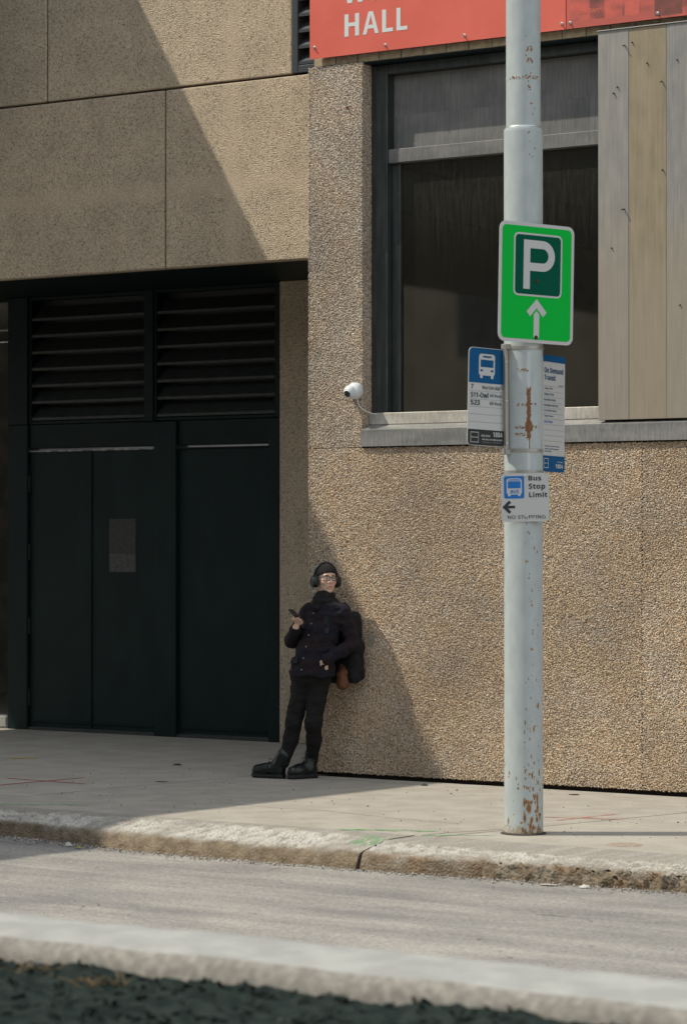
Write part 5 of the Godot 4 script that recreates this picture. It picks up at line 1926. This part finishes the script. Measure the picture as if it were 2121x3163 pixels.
	# ---- plaid jacket
	var plaid := func(p: Vector3, _n: Vector3) -> Color:
		var a := fposmod(p.y * 5.6 + 0.25, 1.0)
		var ang := p.x * 0.9 + p.z * 0.45
		if p.x < 0.16 or p.x > 0.50:
			ang = p.x * 0.2 + p.z + p.y * 0.25
		var b := fposmod(ang * 6.6, 1.0)
		var red := Color(0.0135, 0.0062, 0.008)
		var nav := Color(0.0045, 0.0065, 0.012)
		var k := (0.5 if a < 0.5 else 0.0) + (0.5 if b < 0.5 else 0.0)
		var c := nav.lerp(red, k)
		if absf(a - 0.25) < 0.03 or absf(b - 0.25) < 0.03:
			c = c * 0.7
		return c
	mb = MB.new()
	s = SD.new()
	s.k = 0.022
	s.cell = 0.0085
	s.fold = folds(7, 9.0)
	s.fold_scale = Vector3(1.0, 1.5, 1.0)
	s.amp = 0.013
	s.loft([[0.805, 0.260, 0.318, 0.205, 0.140], [0.90, 0.272, 0.312, 0.194, 0.137], [1.00, 0.290, 0.300, 0.172, 0.130], [1.15, 0.325, 0.278, 0.166, 0.124], [1.28, 0.352, 0.266, 0.172, 0.112], [1.36, 0.358, 0.258, 0.150, 0.095], [1.41, 0.352, 0.252, 0.095, 0.080]], -0.1)
	s.cone(shR + Vector3(0.012, -0.01, 0), elR, 0.068, 0.056); s.cone(elR, wrR - (wrR - elR).normalized() * 0.015, 0.058, 0.040)
	s.cone(shL + Vector3(-0.012, -0.01, 0), elL, 0.068, 0.054); s.cone(elL, wrL, 0.056, 0.041)
	s.build(mb, Vector3(-0.08, 0.75, 0.06), Vector3(0.72, 1.46, 0.58), plaid)
	part(o, "jacket", mb.done(true), vmat(0.95), Transform3D.IDENTITY, "dark burgundy and navy plaid jacket")
	# hem band, pocket flaps, snaps
	var navy := mat(Color(0.010, 0.013, 0.022), 0.9)
	for q in [[0.395, 1.205, 0.10], [0.215, 1.225, 0.09], [0.40, 0.955, 0.08], [0.185, 0.955, 0.08]]:
		pocket_flap(o, q[0], q[1], q[2], navy)
	for q in [[0.318, 1.30], [0.312, 1.22], [0.30, 1.13], [0.288, 1.04], [0.276, 0.95], [0.268, 0.86], [0.40, 1.185], [0.215, 1.20]]:
		var m := MB.new()
		var z := jacket_front(q[0], q[1])
		m.xf = Transform3D(Basis(Vector3(1, 0, 0), PI / 2), Vector3(q[0], q[1], z + 0.004))
		m.lathe([[0.007, 0.0], [0.006, 0.004], [0.0, 0.005]], 8)
		part(o, "snap", m.done(), M.alu)
	# ---- trousers
	var tcol := func(p: Vector3, _n: Vector3) -> Color:
		return Color(0.0045, 0.005, 0.006)
	mb = MB.new()
	s = SD.new()
	s.k = 0.03
	s.cell = 0.009
	s.fold = folds(11, 9.0)
	s.fold_scale = Vector3(1.0, 1.7, 1.0)
	s.amp = 0.009
	s.ell(Vector3(0.252, 0.815, 0.312), Vector3(0.175, 0.13, 0.132))
	s.cone(hipR + Vector3(0, -0.02, 0), knR, 0.088, 0.064)
	s.cone(knR, knR.lerp(anR, 0.45) + Vector3(0.004, 0, -0.012), 0.062, 0.060)
	s.cone(knR.lerp(anR, 0.45) + Vector3(0.004, 0, -0.012), anR + Vector3(0, 0.01, 0), 0.058, 0.047)
	s.cone(hipL + Vector3(0, -0.02, 0), knL, 0.090, 0.064)
	s.cone(knL, knL.lerp(anL, 0.45) + Vector3(0.006, 0, -0.012), 0.063, 0.060)
	s.cone(knL.lerp(anL, 0.45) + Vector3(0.006, 0, -0.012), anL + Vector3(0, 0.01, 0), 0.058, 0.047)
	s.build(mb, Vector3(0.0, 0.08, 0.14), Vector3(0.47, 0.97, 0.54), tcol)
	part(o, "trousers", mb.done(true), vmat(0.95))
	# ---- boots
	boot(o, Vector3(0.088, 0, 0.432), Vector3(-0.205, 0, 0.468), anR)
	boot(o, Vector3(0.236, 0, 0.215), Vector3(0.148, 0, 0.475), anL)

	# ---- headphones
	var hp := thing("headphones", "large black over-ear headphones worn over the beanie", "headphones", hc)
	var hm := mat(Color(0.012, 0.016, 0.018), 0.32)
	var soft := mat(Color(0.010, 0.011, 0.012), 0.7)
	for sd in [-1.0, 1.0]:
		var m := MB.new()
		m.xf = H * Transform3D(Basis(Vector3(0, 0, 1), -sd * PI / 2), Vector3(sd * 0.074, -0.018, -0.006))
		m.lathe([[0.034, 0.0], [0.048, 0.004], [0.050, 0.014], [0.048, 0.024], [0.042, 0.025]], 22)
		var cup := part(hp, "ear_cup", m.done(), soft)
		m = MB.new()
		m.xf = H * Transform3D(Basis(Vector3(0, 0, 1), -sd * PI / 2), Vector3(sd * 0.074, -0.018, -0.006))
		m.lathe([[0.042, 0.022], [0.046, 0.026], [0.045, 0.036], [0.039, 0.044], [0.026, 0.048], [0.0, 0.049]], 22)
		part(cup, "shell", m.done(), hm)
	var arc := []
	for i in 25:
		var a := deg_to_rad(-8.0 + 196.0 * i / 24.0)
		arc.append(H * Vector3(cos(a) * 0.100, 0.008 + sin(a) * 0.123, -0.010))
	var bandm := MB.new()
	bandm.tube(arc, [0.0075], 8)
	part(hp, "headband", bandm.done(), hm)
	# ---- glasses
	var gl := thing("eyeglasses", "dark rectangular framed glasses on the person's face", "glasses", H * Vector3(0, 0.008, 0.1))
	var gmt := mat(Color(0.014, 0.016, 0.022), 0.35)
	var lens_m := mat(Color(0.6, 0.65, 0.65), 0.03)
	lens_m.transparency = BaseMaterial3D.TRANSPARENCY_ALPHA
	lens_m.albedo_color.a = 0.05
	for sd in [-1.0, 1.0]:
		var cx: float = sd * 0.0335
		var ring := []
		var rp := rrect(cx - 0.0265, -0.012, cx + 0.0265, 0.024, 0.010, 3)
		for q in rp:
			ring.append(H * Vector3(q.x, q.y, 0.106 - absf(q.x) * 0.17))
		ring.append(ring[0]); ring.append(ring[1])
		var m := MB.new()
		m.tube(ring, [0.0029], 6, false)
		var fr0 := part(gl, "frame", m.done(), gmt)
		m = MB.new()
		m.xf = H * Transform3D(Basis(Vector3.UP, sd * 0.17), Vector3(cx, 0.006, 0.106 - 0.0335 * 0.17))
		m.sheet(rrect(-0.026, -0.017, 0.026, 0.017, 0.009, 3), 0.0)
		part(fr0, "lens", m.done(), lens_m)
		m = MB.new()
		m.tube([H * Vector3(sd * 0.060, 0.016, 0.096), H * Vector3(sd * 0.074, 0.015, 0.05), H * Vector3(sd * 0.080, 0.012, -0.005)], [0.0026], 6)
		part(gl, "temple", m.done(), gmt)
	var brm := MB.new()
	brm.tube([H * Vector3(-0.008, 0.012, 0.1045), H * Vector3(0, 0.014, 0.108), H * Vector3(0.008, 0.012, 0.1045)], [0.0026], 6)
	part(gl, "bridge", brm.done(), gmt)
	# ---- phone
	var ph := thing("phone", "black smartphone held in the person's raised hand", "phone", P)
	var pt := Transform3D(Basis(W, V, -N), P + V * 0.022)
	var m2 := MB.new()
	m2.prism(rrect(-0.036, -0.075, 0.036, 0.075, 0.010), -0.0042, 0.0042)
	part(ph, "case", m2.done(), mat(Color(0.012, 0.013, 0.014), 0.3), pt)
	m2 = MB.new()
	m2.xf = Transform3D(Basis(Vector3(1, 0, 0), PI), Vector3.ZERO)
	m2.sheet(rrect(-0.033, -0.071, 0.033, 0.071, 0.008), 0.0046)
	part(ph, "screen", m2.done(), mat(Color(0.02, 0.022, 0.025), 0.08), pt)
	# ---- backpack
	var bp := thing("backpack", "black backpack with a brown leather pocket between the person and the wall", "backpack", Vector3(0.42, 0.75, 0.1))
	mb = MB.new()
	s = SD.new()
	s.k = 0.03
	s.cell = 0.01
	s.fold = folds(15, 8.0)
	s.amp = 0.016
	s.rbox(Vector3(0.415, 1.03, 0.092), Vector3(0.145, 0.285, 0.072), 0.05)
	s.rbox(Vector3(0.455, 0.92, 0.082), Vector3(0.12, 0.16, 0.066), 0.045)
	s.build(mb, Vector3(0.22, 0.70, -0.01), Vector3(0.62, 1.36, 0.2), func(p: Vector3, _n: Vector3) -> Color: return Color(0.004, 0.0055, 0.008))
	part(bp, "sack", mb.done(true), vmat(0.85))
	mb = MB.new()
	s = SD.new()
	s.k = 0.02
	s.cell = 0.006
	s.fold = folds(17, 18.0)
	s.amp = 0.008
	s.cone(Vector3(0.458, 0.815, 0.185), Vector3(0.466, 0.745, 0.180), 0.042, 0.050)
	s.cone(Vector3(0.458, 0.83, 0.17), Vector3(0.44, 0.87, 0.15), 0.04, 0.03)
	s.build(mb, Vector3(0.36, 0.65, 0.09), Vector3(0.56, 0.92, 0.27), func(p: Vector3, _n: Vector3) -> Color: return Color(0.125, 0.048, 0.022))
	part(bp, "pocket", mb.done(true), vmat(0.7), Transform3D.IDENTITY, "brown leather pocket")
	var sm := MB.new()
	var pts := []
	for q in [[0.425, 1.372], [0.432, 1.33], [0.437, 1.27], [0.44, 1.21], [0.44, 1.16], [0.445, 1.10], [0.455, 1.03], [0.475, 0.97]]:
		pts.append(Vector3(q[0], q[1], jacket_front(q[0], q[1]) + 0.013))
	for i in pts.size() - 1:
		var a: Vector3 = pts[i]
		var b: Vector3 = pts[i + 1]
		var n := (b - a).cross(Vector3.RIGHT).normalized()
		if n.z < 0:
			n = -n
		var hw := Vector3(0.019 if i < 4 else 0.011, 0, -0.006)
		sm.quad(a - hw + n * 0.006, a + hw + n * 0.006, b + hw + n * 0.006, b - hw + n * 0.006, n)
		sm.quad(a - hw + n * 0.006, b - hw + n * 0.006, b - hw - n * 0.012, a - hw - n * 0.012, Vector3.LEFT)
		sm.quad(a + hw + n * 0.006, b + hw + n * 0.006, b + hw - n * 0.012, a + hw - n * 0.012, Vector3.RIGHT)
	part(bp, "strap", sm.done(), mat(Color(0.010, 0.014, 0.020), 0.8))
	var kb := MB.new()
	var kz := jacket_front(0.44, 1.165)
	kb.box(Vector3(0.418, 1.145, kz + 0.012), Vector3(0.462, 1.185, kz + 0.028), 0.004)
	part(bp, "buckle", kb.done(), mat(Color(0.02, 0.024, 0.028), 0.4))

# front of the jacket at a height, for things sewn on it
func jacket_front(x: float, y: float) -> float:
	var rows := [[0.805, 0.260, 0.318, 0.205, 0.140], [0.90, 0.272, 0.312, 0.194, 0.137], [1.00, 0.290, 0.300, 0.172, 0.130], [1.15, 0.325, 0.278, 0.166, 0.124], [1.28, 0.352, 0.266, 0.172, 0.112], [1.36, 0.358, 0.258, 0.150, 0.095], [1.41, 0.352, 0.252, 0.095, 0.080]]
	var i := 0
	while i < rows.size() - 2 and y > rows[i + 1][0]:
		i += 1
	var t := clampf((y - rows[i][0]) / (rows[i + 1][0] - rows[i][0]), 0.0, 1.0)
	var u: float = (x - lerpf(rows[i][1], rows[i + 1][1], t)) / lerpf(rows[i][3], rows[i + 1][3], t)
	return lerpf(rows[i][2], rows[i + 1][2], t) + lerpf(rows[i][4], rows[i + 1][4], t) * sqrt(maxf(0.0, 1.0 - u * u)) - 0.1 * (x - 0.3)

func pocket_flap(o: Node3D, x: float, y: float, w: float, m: Material) -> void:
	var mb := MB.new()
	for i in 5:
		var xa := x + w * (i / 5.0 - 0.5)
		var xb := x + w * ((i + 1) / 5.0 - 0.5)
		for q in [[xa, xb]]:
			var a := Vector3(q[0], y, jacket_front(q[0], y) + 0.008)
			var b := Vector3(q[1], y, jacket_front(q[1], y) + 0.008)
			var c := Vector3(q[1], y - 0.045, jacket_front(q[1], y - 0.045) + 0.012)
			var d := Vector3(q[0], y - 0.045, jacket_front(q[0], y - 0.045) + 0.012)
			mb.quad(a, b, c, d, Vector3(0, 0.1, 1).normalized())
			mb.quad(d, c, c - Vector3(0, 0, 0.014), d - Vector3(0, 0, 0.014), Vector3.DOWN)
	part(o, "pocket_flap", mb.done(), m)

func boot(o: Node3D, heel: Vector3, toe: Vector3, ankle: Vector3) -> void:
	var f := (toe - heel).normalized()
	var yaw := atan2(f.x, f.z)
	var B := Basis(Vector3.UP, yaw)
	var L := heel.distance_to(toe)
	var at := func(x: float, y: float, z: float) -> Vector3:
		return heel + B * Vector3(x, y, z)
	var col := func(p: Vector3, _n: Vector3) -> Color:
		return Color(0.006, 0.009, 0.011)
	var mb := MB.new()
	var s := SD.new()
	s.k = 0.025
	s.cell = 0.0065
	s.fold = folds(21, 14.0)
	s.amp = 0.004
	s.cone(at.call(0, 0.060, 0.050), at.call(0, 0.07, 0.07), 0.048, 0.05)
	s.cone(at.call(0, 0.075, 0.07), Vector3(ankle.x, 0.185, ankle.z), 0.052, 0.058)
	s.cone(at.call(0, 0.085, 0.10), at.call(0, 0.062, L - 0.10), 0.050, 0.047)
	s.cone(at.call(0, 0.060, L - 0.105), at.call(0, 0.056, L - 0.05), 0.051, 0.047)
	s.cut = [[Vector3.UP, 0.028]]
	s.build(mb, heel.min(toe) - Vector3(0.12, 0.0, 0.12), heel.max(toe) + Vector3(0.12, 0.25, 0.12), col)
	var b := part(o, "boot", mb.done(true), vmat(0.38))
	# sole: outline with a toe spring and lugs
	var poly := PackedVector2Array()
	for q in [[-0.030, 0.008], [-0.041, 0.045], [-0.037, 0.11], [-0.044, L - 0.10], [-0.040, L - 0.04], [-0.022, L - 0.004], [0.0, L], [0.022, L - 0.004], [0.040, L - 0.04], [0.046, L - 0.10], [0.038, 0.11], [0.041, 0.045], [0.030, 0.008], [0.0, 0.0]]:
		poly.append(Vector2(q[0] * 1.08, -q[1]))
	var sm := MB.new()
	sm.xf = Transform3D(B * Basis(Vector3.RIGHT, -PI / 2), heel)
	sm.prism(poly, 0.012, 0.034)
	sm.xf = Transform3D(B, heel)
	for i in 9:
		var z := 0.02 + (L - 0.05) * i / 8.0
		for sd in [-1.0, 1.0]:
			sm.box(Vector3(sd * 0.024 - 0.016, 0.001, z - 0.008), Vector3(sd * 0.024 + 0.016, 0.014, z + 0.008), 0.002)
	part(b, "sole", sm.done(), mat(Color(0.010, 0.011, 0.012), 0.6))
	var lm := MB.new()
	for i in 4:
		var z := 0.095 + 0.026 * i
		var y := 0.128 - 0.013 * i
		lm.tube([at.call(-0.03, y - 0.008, z), at.call(0.0, y + 0.006, z + 0.004), at.call(0.03, y - 0.008, z)], [0.003], 5)
	lm.tube([at.call(0.0, 0.14, 0.10), at.call(-0.035, 0.165, 0.11), at.call(-0.04, 0.135, 0.125)], [0.0028], 5)
	lm.tube([at.call(0.0, 0.14, 0.10), at.call(0.035, 0.16, 0.12), at.call(0.045, 0.125, 0.12)], [0.0028], 5)
	part(b, "laces", lm.done(), mat(Color(0.012, 0.013, 0.014), 0.8))

func _ready() -> void:
	rng.seed = 1
	camera_and_light()
	materials()
	make_pebble()
	ground_and_road()
	sidewalk()
	service_building()
	hall_building()
	surroundings()
	planter()
	banner()
	pole_and_signs()
	security_camera()
	person()
	litter()
